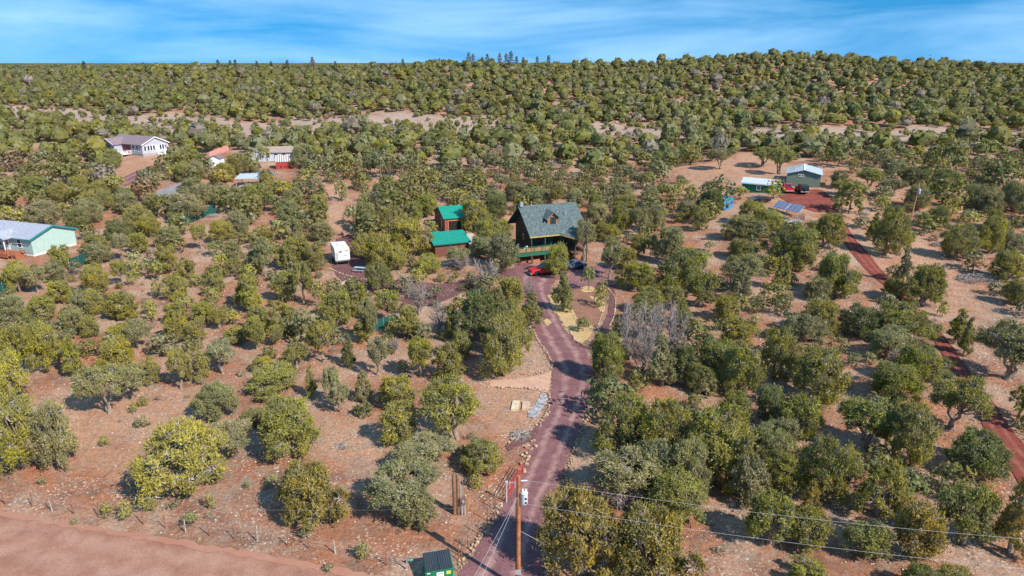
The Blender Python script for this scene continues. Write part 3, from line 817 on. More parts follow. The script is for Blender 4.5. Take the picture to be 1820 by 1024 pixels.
T += [(1264,335,386,38,'d'),(1314,333,356,28,'o'),(1374,320,355,30,'y'),(1335,356,402,62,'y'),(1365,372,418,62,'y'),(1312,380,430,60,'g'),(1343,390,430,60,'g'),(1400,395,482,88,'o'),(1420,425,489,58,'o'),(1320,425,467,52,'o'),(1320,450,527,76,'gp'),(1390,455,519,42,'o'),(1466,376,445,58,'o'),(1448,388,427,42,'g'),(1476,447,532,74,'o'),(1502,478,534,48,'o'),(1588,493,532,46,'o'),(1455,490,537,56,'g'),(1572,365,457,66,'o'),(1565,348,378,25,'o'),(1552,378,430,32,'o'),(1505,318,355,50,'yp'),(1488,300,336,34,'g'),(1545,297,339,50,'op'),(1582,316,353,48,'gp'),(1626,328,376,58,'g'),(1622,298,331,50,'d'),(1676,300,351,55,'d'),(1585,280,312,50,'g'),(1663,364,408,45,'o'),(1690,353,386,30,'y'),(1697,395,464,66,'o'),(1640,468,545,66,'ot'),(1605,445,507,33,'g'),(1683,434,458,16,'d'),(1280,262,302,42,'gp'),(1356,260,299,50,'op'),(1382,262,311,46,'op'),(1733,327,373,46,'g'),(1762,337,381,46,'g'),(1797,322,379,52,'g'),(1720,378,411,34,'o'),(1764,373,411,40,'y'),(1755,385,454,58,'y'),(1795,412,452,46,'g'),(1790,445,502,66,'o'),(1805,497,545,52,'o')]
T += [(989,432,494,52,'y'),(1000,485,555,42,'o'),(888,386,432,56,'y'),(893,414,482,76,'g'),(1046,477,518,23,'d'),(1069,502,547,25,'o'),(1035,390,470,42,'gp'),(1083,420,496,48,'gt'),(1063,360,402,46,'g'),(1075,396,432,52,'y'),(1103,360,417,42,'ot'),(1134,417,457,33,'o'),(1155,415,460,21,'dc'),(1185,398,468,58,'gt'),(1137,368,420,36,'gt'),(1165,365,414,44,'g'),(1128,465,520,68,'y'),(1110,437,482,42,'y'),(1192,508,553,50,'o'),(1213,527,577,34,'y'),(1215,440,523,88,'o'),(1246,478,550,54,'o'),(1287,520,574,52,'y'),(1312,470,542,46,'g'),(1313,424,462,46,'o'),(1223,356,390,42,'g'),(1243,366,412,34,'o'),(1258,335,384,44,'d'),(1228,328,360,23,'o'),(1261,430,448,18,'g'),(1255,447,468,20,'g'),(1058,342,386,38,'ot'),(1022,338,376,35,'g'),(992,325,367,33,'ot'),(1104,325,364,56,'g'),(1112,345,375,46,'o'),(1155,332,368,43,'g'),(1203,325,351,18,'ot'),(950,333,367,58,'g'),(920,322,360,52,'g'),(882,345,394,56,'d'),(1150,505,560,60,'o'),(1095,555,600,30,'g')]
T += [(463,325,370,56,'o'),(485,322,352,42,'o'),(450,345,387,40,'o'),(523,333,372,42,'g'),(518,352,404,48,'g'),(570,345,387,38,'o'),(607,322,357,23,'dt'),(652,335,361,24,'d'),(628,367,402,30,'g'),(649,357,417,52,'g'),(694,365,412,50,'o'),(705,335,370,50,'o'),(760,343,387,44,'y'),(735,356,402,44,'o'),(765,393,418,24,'o'),(727,388,458,86,'y'),(675,412,482,68,'y'),(648,415,462,46,'y'),(702,430,484,52,'o'),(527,420,480,66,'o'),(510,430,482,38,'o'),(560,428,484,42,'o'),(468,400,432,40,'y'),(500,392,427,32,'o'),(472,422,492,42,'gt'),(455,443,489,40,'g'),(525,385,427,35,'g'),(570,395,432,50,'g'),(540,465,540,38,'ot'),(510,482,537,44,'o'),(492,495,533,26,'g'),(567,503,546,23,'ot'),(448,487,557,44,'y'),(508,533,592,60,'y'),(462,538,592,42,'o'),(603,510,585,58,'y'),(643,498,568,44,'y'),(673,467,520,54,'o'),(692,510,575,46,'ot'),(730,538,602,44,'o'),(760,450,489,54,'y'),(745,475,502,32,'y'),(813,440,478,52,'gp'),(805,545,602,30,'o'),(869,386,452,60,'y'),(855,418,458,52,'g'),(845,350,412,58,'ot'),(812,338,362,42,'y'),(880,338,374,50,'g'),(700,560,598,30,'o'),(585,540,590,34,'o'),(650,560,610,40,'o')]
T += [(15,333,367,38,'o'),(15,366,394,30,'y'),(60,312,347,46,'o'),(82,352,405,60,'g'),(108,322,362,38,'y'),(38,370,406,32,'o'),(160,350,400,52,'g'),(138,368,410,42,'d'),(178,335,380,52,'o'),(142,312,347,42,'y'),(165,300,332,38,'y'),(185,318,350,40,'o'),(207,312,348,30,'y'),(248,327,353,36,'y'),(274,315,334,28,'g'),(228,340,380,46,'g'),(272,343,377,35,'g'),(247,363,414,52,'o'),(333,338,397,74,'g'),(340,315,347,46,'g'),(365,325,357,40,'g'),(270,380,422,48,'y'),(207,390,427,48,'d'),(174,415,452,42,'o'),(178,430,470,52,'g'),(218,415,464,33,'gp'),(250,412,452,36,'y'),(300,402,442,44,'g'),(243,445,482,30,'gt'),(300,432,487,46,'y'),(358,397,443,28,'ot'),(398,390,432,46,'y'),(312,388,411,24,'o'),(424,375,422,52,'g'),(415,330,367,46,'g'),(397,330,367,46,'g'),(445,345,382,40,'o'),(386,430,457,32,'d'),(393,450,484,32,'ot'),(415,427,467,35,'g'),(419,458,492,35,'o'),(386,480,520,36,'o'),(440,470,502,32,'o'),(442,488,547,46,'y'),(382,510,541,30,'o'),(335,458,497,40,'y'),(315,484,537,44,'y'),(350,490,512,28,'o'),(333,525,557,32,'o'),(112,435,477,44,'o'),(38,463,522,54,'y'),(68,475,520,38,'gt'),(100,462,504,42,'g'),(175,467,522,54,'y'),(218,462,507,28,'yt'),(236,485,509,19,'y'),(246,465,493,21,'ot'),(282,465,499,22,'ot'),(264,462,494,20,'gt'),(112,498,542,50,'y'),(152,505,562,50,'g'),(172,510,562,36,'o'),(222,513,572,54,'y'),(280,498,528,16,'ot'),(268,533,562,23,'o'),(312,533,577,48,'y'),(362,533,577,38,'y'),(25,520,572,58,'g'),(78,523,572,50,'o'),(130,540,585,44,'g')]
T += [(345,262,300,36,'y'),(352,285,318,36,'g'),(330,287,325,40,'o'),(425,272,312,48,'o'),(402,288,325,42,'o'),(392,303,335,36,'a'),(470,262,288,24,'o'),(455,283,308,22,'d'),(540,255,300,46,'g'),(505,322,352,36,'y'),(477,308,345,32,'y'),(552,298,327,38,'o'),(448,262,290,26,'g'),(205,262,300,34,'o'),(190,280,315,42,'o'),(310,292,320,30,'y'),(288,305,322,22,'g')]
# dead and bare ones
DEAD = [(745,495,560,36),(780,540,590,30),(862,470,518,46),(1118,540,602,40),(1150,545,640,46),(1168,540,610,32),(1196,545,640,46),(1120,560,640,44),(1590,625,668,38),(818,455,480,36),(1105,850,905,60),(1140,590,660,44),(700,600,628,24),(1300,470,520,30),(940,500,530,20)]

LAND = [('the green dumpster', 770, 1005), ('the near utility pole', 920, 960), ('the wooden meter post', 813, 885), ('the red farm gate', 912, 870), ('the concrete tank lids', 935, 720), ('the fork of the purple driveway', 1010, 690),
    ('the log cabin', 975, 420), ('the red pickup by the cabin', 957, 478), ('the teal-roofed garage', 800, 395), ('the small teal-roofed shed', 795, 440), ('the white camper trailer', 602, 452), ('the picnic table', 640, 478),
    ('the mint green house', 60, 435), ('the lavender house', 245, 262), ('the red barn shed', 500, 287), ('the grey gravel drive', 300, 342), ('the netting fence by the mint house', 150, 470), ('the netting fence below the grey drive', 360, 380), ('the netting fence below the camper', 660, 580),
    ('the grey-green metal building', 1422, 315), ('the white-roofed green shed', 1345, 325), ('the blue shed', 1292, 360), ('the solar panels', 1400, 368), ('the utility trailer', 1412, 392), ('the far utility pole', 1617, 370), ('the pile of grey brush', 1735, 495),
    ('the bend of the red road', 1505, 420), ('the lower end of the red road', 1780, 790), ('the middle of the red road', 1640, 580), ('the straw-coloured bed', 1010, 570), ('the roadside fence\'s left end', 60, 890), ('the middle of the roadside fence', 330, 940), ('the right end of the roadside fence', 640, 985),
    ('the photo\'s left edge', 10, 620), ('the lower left red clearing', 240, 770), ('the clearing above the golden juniper', 640, 785), ('the bottom right photo corner', 1810, 1000), ('the grassy verge at lower right', 1330, 980), ('the clump of dead trees', 1155, 590), ('the photo\'s right edge', 1815, 640),
    ('the red clearing left of camper', 380, 470), ('the bare patch beyond the cabin trees', 1230, 470)]
ORD = ['nearest', 'second nearest', 'third nearest', 'fourth nearest', 'fifth nearest', 'sixth nearest', 'seventh nearest', 'eighth nearest', 'ninth nearest', 'tenth nearest', 'eleventh nearest', 'twelfth nearest', 'thirteenth nearest', 'fourteenth nearest']
COUNT = {}
def which(cx, cy):
    best = min(LAND, key=lambda l: math.hypot(cx - l[1], 1.5 * (cy - l[2])))
    dx, dy = cx - best[1], 1.5 * (cy - best[2])
    side = ('left of' if dx < 0 else 'right of') if abs(dx) > abs(dy) else ('beyond' if dy < 0 else 'in front of')
    return best[0], side, math.hypot(dx, dy)

def tree_geom(t):
    cx, top, base, w, c = t
    bp = P(cx, base)
    _, _, zc = project(bp)
    width = w * zc / FPX * 1.06
    if 't' not in c:      # the visible foot of a bushy crown lies in front of its stem
        d = Vector((bp.x, bp.y)).normalized() * width * 0.22
        bp = G(bp.x + d.x, bp.y + d.y)
    zt = ztop(cx, top, bp.y)
    h = max(0.6, (zt - bp.z) * (1.06 if base < 560 else 0.98))
    h = min(h, max(width * 1.9, 1.0) if 't' not in c else max(width * 2.6, 1.5))
    return bp, width, h
INFO = []
for t in T:
    bp, width, h = tree_geom(t)
    INFO.append((t, bp, width, h))
order = sorted(range(len(INFO)), key=lambda i: -(INFO[i][0][3] * (INFO[i][0][2] - INFO[i][0][1])))
INDIV = sorted(order[:298])
REST = order[298:]
rgT = random.Random(7)
def jitter(c, k=0.14):
    f = rgT.uniform(1 - k, 1 + k)
    return (c[0] * f * rgT.uniform(0.92, 1.08), c[1] * f, c[2] * f * rgT.uniform(0.85, 1.15), 1)
cand = []
for i in INDIV:
    t, bp, width, h = INFO[i]
    c = t[4]
    if h < 1.9 and width < 2.6:
        key = 'small_open' if c[0] == 'g' else 'small'; form = 'shrubby juniper'
    elif width > 4.6:
        key = 'large_open' if 'p' in c else 'large'; form = 'big juniper' if 'p' not in c else 'big open juniper'
    elif 't' in c:
        key = 'medium_trunk'; form = 'bare-trunked juniper'
    elif 'p' in c:
        key = 'medium_open'; form = 'open juniper'
    elif 'c' in c or h > width * 1.35:
        key = 'medium_cone'; form = 'slender juniper'
    else:
        key = 'medium'; form = 'rounded juniper'
    cy = (t[1] + t[2]) / 2
    lm, side, dist = which(t[0], cy)
    cand.append((i, key, form, lm, side, dist))
rank = {}
for cd in sorted(cand, key=lambda c: c[5]):
    kk = (cd[3], cd[4]); rank[cd[0]] = COUNT.get(kk, 0); COUNT[kk] = rank[cd[0]] + 1
def tree_obj(name, crown, trunk, vw, vh, bp, width, h, col, rz, label, cat, group):
    o = empty(name, bp, rz, label, cat, group)
    sx, sz = width / vw, h / vh
    sq = rgT.uniform(0.88, 1.14); tl = (rgT.uniform(-.06, .06), rgT.uniform(-.06, .06), 0)
    for nm, me in (('trunk', trunk), ('crown', crown)):
        if me is None: continue
        c = bpy.data.objects.new(nm, me); COL.objects.link(c); c.parent = o
        c.scale = (sx * sq, sx / sq, sz); c.color = col; c.rotation_euler = tl
    return o
for i, key, form, lm, side, dist in cand:
    t, bp, width, h = INFO[i]
    cm, tm, vw, vh = rgT.choice(TREE_VAR[key])
    k = rank[i]
    label = '%s %s, %s %s %s' % (WORD[t[4][0]], form, ORD[min(k, 13)], side, lm)
    name = 'juniper_shrub' if key.startswith('small') else 'juniper_tree'
    tree_obj(name, cm, tm, vw, vh, bp, width, h, jitter(TINT[t[4][0]]), rgT.uniform(0, 6.28), label, 'shrub' if key.startswith('small') else 'tree', 'junipers around the homesteads')
DC = {}
dl = []
for d in DEAD:
    lm, side, dist = which(d[0], (d[1] + d[2]) / 2); dl.append((dist, d, lm, side))
for dist, d, lm, side in sorted(dl, key=lambda q: q[0]):
    bp, width, h = tree_geom((*d, 'nt'))
    me, vw, vh = rgT.choice(BARE)
    k = DC.get((lm, side), 0); DC[(lm, side)] = k + 1
    o = empty('dead_tree', bp, rgT.uniform(0, 6.28), 'bare grey leafless tree, %s dead one %s %s' % (ORD[k], side, lm), 'dead tree', 'dead trees among the junipers')
    c = link('branches', me, o); c.scale = (width / vw, width / vw, h / vh)

# ------------------------------------------------------------------ the woodland beyond: one mass, real geometry
FV = []
def far_variant(seed, nl, nspr, L0, W0, shape, cb, nseg=0, nring=0):
    V, F, lf, C, Rr = make_crown(seed, 1.0, 1.0, cb, nl, 0.20, nspr, L0, W0, shape, cross=False, face=0.4, tspread=0.5)
    if nseg:      # closed lumpy dome of scale-like facets under the sprays
        rg = np.random.default_rng(seed + 7)
        ph = rg.uniform(0, 6.28, 6)
        def pt(az, el):
            d = np.array([math.cos(el) * math.cos(az), math.cos(el) * math.sin(az), math.sin(el)])
            r = 0.415 * (1 + 0.16 * math.sin(3 * az + ph[0]) * math.cos(2 * el + ph[1]) + 0.12 * math.sin(5 * az + ph[2] + 3 * el) + rg.normal(0, .045))
            return np.array([d[0] * r, d[1] * r, 0.50 + d[2] * r * (1.0 if d[2] > 0 else 0.82)])
        G_ = [[pt(6.283 * (i + 0.5 * (j % 2)) / nseg, -1.15 + 2.62 * j / nring) for i in range(nseg)] for j in range(nring + 1)]
        vs_, ls = [], []
        for j in range(nring):
            for i in range(nseg):
                vs_ += [G_[j][i], G_[j][(i + 1) % nseg], G_[j + 1][(i + 1) % nseg], G_[j + 1][i]]
                ls += [float(rg.uniform(0, .75)) if rg.random() > .07 else .9] * 4
        V2 = np.array(vs_); F2 = np.arange(len(V2)).reshape(-1, 4)
        F = np.concatenate([F, F2 + len(V)]); V = np.concatenate([V, V2]); lf = np.concatenate([lf, np.array(ls)])
    return V, F, lf
for i in range(8):
    sh = ('dome', 'dome', 'flat', 'dome')[i % 4]
    FV.append([far_variant(200 + i, 20, 285, 0.152, 0.092, sh, (0.08, 0.12, 0.18, 0.1)[i % 4]),
               far_variant(220 + i, 16, 105, 0.17, 0.10, sh, 0.08, 9, 5),
               far_variant(240 + i, 12, 30, 0.21, 0.125, 'dome', 0.06, 8, 4),
               far_variant(260 + i, 9, 70, 0.24, 0.10, 'flat', 0.05)])
TRUNK6 = MB().tube((0, 0, -0.05), (0.02, 0.01, 0.45), 0.035, 0.02, 5, False)
TRUNK_V, TRUNK_F = np.array(TRUNK6.v), np.array(TRUNK6.f)
BLV, BLF, BLL, BLC = [], [], [], []
_off = 0
def put(lod, x, y, z, w, h, col, rg):
    global _off
    V, F, lf = FV[rg.integers(len(FV))][lod]
    an = rg.uniform(0, 6.283); ca, sa = math.cos(an), math.sin(an)
    Vx = np.stack([(V[:, 0] * ca - V[:, 1] * sa) * w + x, (V[:, 0] * sa + V[:, 1] * ca) * w + y, V[:, 2] * h + z], 1)
    BLV.append(Vx); BLF.append(F + _off); BLL.append(lf); BLC.append(np.tile(np.array([*col, 1.0]), (len(V), 1))); _off += len(V)
    if lod == 0:
        Vt = np.stack([TRUNK_V[:, 0] * w + x, TRUNK_V[:, 1] * w + y, TRUNK_V[:, 2] * h + z], 1)
        BLV.append(Vt); BLF.append(TRUNK_F + _off); BLL.append(np.full(len(Vt), 0.5)); BLC.append(np.tile(np.array([0.2, 0.16, 0.13, 1.0]), (len(Vt), 1))); _off += len(Vt)
rgF = np.random.default_rng(5)
FARCOL = [((0.195, 0.178, 0.038), 28), ((0.165, 0.162, 0.042), 34), ((0.180, 0.175, 0.085), 22), ((0.105, 0.120, 0.042), 16), ((0.25, 0.205, 0.175), 4), ((0.29, 0.165, 0.11), 1.0)]
pw = np.array([w for _, w in FARCOL]); pw = pw / pw.sum()
def far_col():
    c = np.array(FARCOL[rgF.choice(len(FARCOL), p=pw)][0])
    return c * rgF.uniform(0.82, 1.18) * np.array([rgF.uniform(0.93, 1.07), 1, rgF.uniform(0.85, 1.15)])
# places kept open: photo outlines (trees whose foot falls inside are left out)
KEEP = [[(185, 262), (310, 258), (335, 272), (300, 300), (225, 340), (180, 330), (182, 290)],
        [(365, 276), (420, 266), (470, 285), (540, 270), (565, 284), (545, 325), (500, 334), (470, 326), (455, 352), (420, 352), (405, 330), (360, 300)],
        [(250, 360), (290, 330), (345, 318), (345, 335), (300, 365)],
        [(1190, 312), (1255, 288), (1330, 272), (1395, 285), (1460, 290), (1560, 330), (1640, 380), (1640, 335), (1480, 330), (1470, 380), (1240, 345)],
        [(575, 325), (640, 325), (650, 420), (600, 440), (580, 380)],
        [(740, 395), (900, 400), (1010, 360), (1120, 470), (1100, 620), (1060, 700), (1050, 860), (960, 1024), (700, 1024), (860, 900), (840, 680), (950, 660), (930, 560), (900, 500), (740, 480)],
        [(1285, 340), (1445, 340), (1445, 402), (1370, 404), (1290, 388)],
        [(570, 440), (660, 430), (690, 510), (570, 520)], [(560, 700), (720, 700), (720, 860), (540, 860)],
        [(1380, 345), (1480, 345), (1580, 490), (1700, 620), (1840, 800), (1840, 940), (1740, 800), (1600, 570), (1480, 450), (1370, 410)],
        [(1480, 325), (1620, 390), (1700, 480), (1790, 570), (1640, 540), (1570, 470)],
        [(1190, 400), (1320, 390), (1320, 470), (1230, 500)], [(-40, 400), (130, 395), (150, 480), (-40, 500)],
        [(325, 400), (400, 400), (400, 480), (330, 500)], [(225, 490), (300, 500), (300, 560), (230, 570)],
        [(1560, 400), (1700, 470), (1790, 580), (1840, 740), (1760, 700), (1640, 570)],
        [(1780, 720), (2260, 1230), (1980, 1300), (1740, 800)],
        [(-40, 640), (1060, 640), (1060, 1100), (-40, 1100)], [(-40, 915), (1900, 915), (1900, 1200), (-40, 1200)]]
def quiet(px, py):
    for q in KEEP:
        if in_poly(px, py, q): return True
    return False
ROADPOLY = [tuple(p[:2]) for p in EDGE] + [tuple(p[:2]) for p in reversed(EDGE2)]
def fill():
    cell = {}
    def free(x, y, r):
        cx, cy = int(x // 6), int(y // 6)
        for i in (-1, 0, 1):
            for j in (-1, 0, 1):
                for (qx, qy, qr) in cell.get((cx + i, cy + j), ()):
                    if (qx - x) ** 2 + (qy - y) ** 2 < (0.5 * (qr + r)) ** 2 * 0.72: return False
        return True
    def occupy(x, y, r): cell.setdefault((int(x // 6), int(y // 6)), []).append((x, y, r))
    for t, bp, w, h in INFO: occupy(bp.x, bp.y, w)
    for i in REST:
        t, bp, w, h = INFO[i]
        put(0, bp.x, bp.y, bp.z, w, h, np.array(TINT[t[4][0]]) * rgF.uniform(0.85, 1.15), rgF)
    n = 0
    NTRY = 44000
    # area-uniform tries in (Y, azimuth)
    Y = np.sqrt(rgF.uniform(36 ** 2, 560 ** 2, NTRY)); A = rgF.uniform(-0.84, 0.84, NTRY)
    NX = 2400                                   # woods go on beyond both sides of the picture
    Y = np.concatenate([Y, np.sqrt(rgF.uniform(34 ** 2, 190 ** 2, NX))]); A = np.concatenate([A, rgF.uniform(0.72, 1.45, NX) * rgF.choice([-1, 1], NX)]); NTRY += NX
    X = A * Y; Z = terr(X, Y)
    dens = 0.5 + 0.5 * np.sin(X * 0.045 + 1.1 * np.sin(Y * 0.03)) * np.sin(Y * 0.052 + X * 0.02)
    yc = np.interp(A, crest_a, crest_y)
    mead = np.zeros(NTRY, bool)
    for q in MEADOW: mead |= in_poly_np(X, Y, q)
    for i in range(NTRY):
        x, y, z = X[i], Y[i], Z[i]
        if y > yc[i] + 22: continue
        px, py, zc = project((x, y, z))
        if quiet(px, py): continue
        if in_poly_np(np.array([x]), np.array([y]), ROADPOLY)[0]: continue
        if mead[i] and rgF.random() > 0.3: continue
        if y > 260 and rgF.random() > 0.42 + 0.62 * dens[i]: continue
        thick = px > 1060 and py > 560
        if y < 125 and rgF.random() > (0.6 if thick else 0.5): continue
        sz = rgF.gamma(6, 1 / 6.0)
        w = (2.8 if thick else 2.3 if y < 125 else 4.4 if y < 230 else 4.1) * sz * (0.45 if mead[i] else 1)
        w = min(max(w, 1.3), 7.2)
        if not free(x, y, w * (0.95 if y < 260 else 0.78)): continue
        occupy(x, y, w)
        h = w * rgF.uniform(0.72, 1.05)
        put(1 if not -60 < px < 1880 else 0 if y < 188 else 1 if y < 300 else 2, x, y, z - 0.05, w, h, far_col() * (0.84 if y > 280 else 1.0), rgF); n += 1
    # grey-olive scrub between the trees
    for i in range(1000):
        y = math.sqrt(rgF.uniform(38 ** 2, 150 ** 2)); x = rgF.uniform(-.8, .8) * y
        px, py, zc = project((x, y, tz(x, y)))
        if any(in_poly(px, py, q) for q in KEEP[3:13]) or in_poly_np(np.array([x]), np.array([y]), ROADPOLY)[0]: continue
        if math.sin(x * .21 + 2 * math.sin(y * .13)) < rgF.uniform(-1, .8): continue
        w = rgF.uniform(.45, 1.3)
        col = np.array([(0.24, 0.215, 0.15), (0.20, 0.19, 0.10), (0.25, 0.22, 0.19)][rgF.integers(3)])
        put(3, x, y, tz(x, y) - .03, w, w * rgF.uniform(.4, .75), col * rgF.uniform(.8, 1.15), rgF); n += 1
    # low trees on the distant plateau at the skyline
    for i in range(1600):
        y = rgF.uniform(900, 2300); a = rgF.uniform(-0.8, 0.8); x = a * y
        px, py, zc = project((x, y, tz(x, y) + 6))
        if py > 133: continue
        w = rgF.uniform(7, 15)
        put(2, x, y, tz(x, y) - 0.3, w, w * 0.55, far_col() * 0.9, rgF); n += 1
    return n
NFAR = fill()
def build_forest():
    V = np.concatenate(BLV); F = np.concatenate(BLF); lf = np.concatenate(BLL); cc = np.concatenate(BLC)
    me = np_mesh('juniper_woodland', V, F, M_FOREST)
    a = me.attributes.new('leaf', 'FLOAT', 'POINT'); a.data.foreach_set('value', lf.astype(np.float32))
    a = me.attributes.new('tint', 'FLOAT_COLOR', 'POINT'); a.data.foreach_set('color', cc.astype(np.float32).ravel())
    tag(link('juniper_woodland', me), 'dense juniper and pinyon woodland covering the hillside behind the houses', 'woodland', kind='stuff')
    print('far trees', NFAR, 'faces', len(F))
build_forest()

# tall pines standing out along the skyline
def pine_mesh(seed):
    rg = np.random.default_rng(seed)
    n = 420
    zz = rg.uniform(0.25, 1.0, n)
    az = rg.integers(0, 9, n) * 0.7 + rg.normal(0, .2, n) + np.floor(zz * 9) * 1.9
    rad = (1 - zz) ** 0.6 * 0.30 * rg.uniform(0.2, 1.05, n) * (0.65 + 0.35 * np.sin(np.floor(zz * 9) * 2.3 + seed))
    p = np.stack([rad * np.cos(az), rad * np.sin(az), np.floor(zz * 11) / 11 + rg.normal(0, .014, n) + 0.03], 1)
    d = unit(np.stack([np.cos(az), np.sin(az), np.full(n, 0.35)], 1) + rg.normal(0, .4, (n, 3)))
    s = unit(np.cross(d, rg.normal(size=(n, 3))))
    V, F = diamonds(p, d, s, rg.uniform(0.05, 0.10, n), rg.uniform(0.03, 0.05, n))
    return leaf_mesh('crown', V, F, np.repeat(np.minimum(rg.random(n), 0.85), 4), M_LEAF)
PINES = [pine_mesh(300 + i) for i in range(4)]
PTRUNK = MB().tube((0, 0, -0.03), (0.005, 0, 0.97), 0.018, 0.004, 6, False).mesh('trunk', M_BARK)
PINE_AT = [(388, 106, 120, 'green'), (410, 107, 120, 'green'), (419, 106, 120, 'green'), (457, 108, 119, 'green'), (482, 109, 119, 'green'), (511, 106, 118, 'green'), (556, 101, 118, 'rust-brown'), (596, 108, 117, 'green'), (150, 108, 121, 'green'), (716, 104, 114, 'green'), (781, 103, 112, 'grey-brown'), (833, 93, 111, 'green'), (841, 96, 111, 'rust-brown'), (857, 101, 111, 'green'), (866, 96, 111, 'green'), (888, 94, 110, 'rust-brown'), (900, 95, 110, 'grey-brown'), (908, 91, 110, 'green'), (918, 100, 110, 'green'), (930, 101, 109, 'grey-brown'), (955, 100, 108, 'green'), (975, 98, 107, 'green')]
ORDN = 'first second third fourth fifth sixth seventh eighth ninth tenth eleventh twelfth thirteenth fourteenth fifteenth sixteenth seventeenth'.split()
PCOL = {'green': (0.055, 0.075, 0.035, 1), 'rust-brown': (0.21, 0.10, 0.075, 1), 'grey-brown': (0.14, 0.12, 0.10, 1)}
for k, (px, top, base, c) in enumerate(PINE_AT):
    d = ray(px, base); a = d.x / d.y
    y = float(np.interp(a, crest_a, crest_y)) - 6
    x = a * y; z = tz(x, y)
    h = max(5.5, ztop(px, top, y) - z)
    near = min((abs(px - q[0]), q) for j, q in enumerate(PINE_AT) if j != k)[1]
    o = empty('pine_tree', (x, y, z), k * 1.3, '%s skyline pine, %s of the %s ones counted from the left' % (c, ORDN[sorted(q[0] for q in PINE_AT if q[3] == c).index(px)], c), 'pine', 'tall pines along the skyline')
    for nm, me in (('trunk', PTRUNK), ('crown', PINES[k % 4])):
        cc = link(nm, me, o); cc.scale = (h * 0.95, h * 0.95, h); cc.color = PCOL[c]

# ------------------------------------------------------------------ buildings
M_WHITE = pmat('white_paint', (0.78, 0.78, 0.80), 0.6, 0.05, 3)
M_GLASS = pmat('window_glass', (0.03, 0.045, 0.06), 0.12, 0.2, 2, spec=0.6)
M_DARK = pmat('dark_interior', (0.018, 0.015, 0.014), 0.9, 0.2)
M_BLACK = pmat('black_rubber', (0.02, 0.02, 0.022), 0.85, 0.2)
M_STEEL = pmat('galvanised_steel', (0.52, 0.55, 0.58), 0.45, 0.12, 5, metal=0.5)
M_REDWOOD = pmat('red_brown_timber', (0.34, 0.115, 0.06), 0.8, 0.2, 6)
M_BROWNWOOD = pmat('brown_timber', (0.21, 0.095, 0.06), 0.85, 0.2, 5, stripe=('Z', 0.22, 0.45))
M_TAN_WOOD = pmat('tan_timber', (0.45, 0.31, 0.16), 0.8, 0.2, 5)
M_FOUND = pmat('block_foundation', (0.36, 0.33, 0.32), 0.9, 0.15, 4)

def frame(pa, pb):
    """ground point of pa, rotation and length of the line pa->pb (photo pixels on the ground)"""
    a, b = P(*pa), P(*pb)
    d = b - a
    return a, math.atan2(d.y, d.x), Vector((d.x, d.y)).length
def walls_x(L, D, z0, ze, zr, x0=0, y0=0):
    return MB().prism([(x0, y0, z0), (x0, y0 + D, z0), (x0, y0 + D, ze), (x0, y0 + D / 2, zr), (x0, y0, ze)], (L, 0, 0))
def walls_y(L, D, z0, ze, zr, x0=0, y0=0):
    return MB().prism([(x0, y0, z0), (x0 + L, y0, z0), (x0 + L, y0, ze), (x0 + L / 2, y0, zr), (x0, y0, ze)], (0, D, 0))
def roof_x(mb, L, D, ze, zr, ov=0.4, th=0.14, x0=0, y0=0, dz=0.1, ovx=None):
    ovx = ov if ovx is None else ovx
    s = (zr - ze) / (D / 2)
    e = ze - ov * s + dz; t = zr + dz; m = y0 + D / 2
    mb.slab([(x0 - ovx, y0 - ov, e), (x0 + L + ovx, y0 - ov, e), (x0 + L + ovx, m, t), (x0 - ovx, m, t)], th)
    mb.slab([(x0 - ovx, y0 + D + ov, e), (x0 - ovx, m + 0.005, t), (x0 + L + ovx, m + 0.005, t), (x0 + L + ovx, y0 + D + ov, e)], th)
    return mb
def roof_y(mb, L, D, ze, zr, ov=0.4, th=0.14, x0=0, y0=0, dz=0.1):
    s = (zr - ze) / (L / 2)
    e = ze - ov * s + dz; t = zr + dz; m = x0 + L / 2
    mb.slab([(x0 - ov, y0 - ov, e), (m, y0 - ov, t), (m, y0 + D + ov, t), (x0 - ov, y0 + D + ov, e)], th)
    mb.slab([(x0 + L + ov, y0 - ov, e), (x0 + L + ov, y0 + D + ov, e), (m + 0.005, y0 + D + ov, t), (m + 0.005, y0 - ov, t)], th)
    return mb
def window(parent, side, c, u, z, w, h, fm=None, name='window', pane=M_GLASS, bar=True):
    """framed window on the wall plane: side 'f' (y=c, facing -y), 'r' (x=c, facing +x), 'l' (x=c, facing -x)"""
    fm = fm or M_WHITE
    f, g = MB(), MB()
    t = 0.10
    def bx(m, u0, z0, u1, z1, d0, d1):
        if side == 'f': m.box(u0, c - d1, z0, u1, c - d0, z1)
        elif side == 'r': m.box(c + d0, u0, z0, c + d1, u1, z1)
        else: m.box(c - d1, u0, z0, c - d0, u1, z1)
    bx(f, u - w / 2 - t, z - h / 2 - t, u + w / 2 + t, z - h / 2, -0.02, 0.07)
    bx(f, u - w / 2 - t, z + h / 2, u + w / 2 + t, z + h / 2 + t, -0.02, 0.07)
    bx(f, u - w / 2 - t, z - h / 2, u - w / 2, z + h / 2, -0.02, 0.07)
    bx(f, u + w / 2, z - h / 2, u + w / 2 + t, z + h / 2, -0.02, 0.07)
    if bar: bx(f, u - w / 2, z - 0.03, u + w / 2, z + 0.03, -0.02, 0.05)
    bx(g, u - w / 2, z - h / 2, u + w / 2, z + h / 2, -0.02, 0.02)
    o = f.build(name, fm, parent)
    g.build('pane', pane, o)
    return o
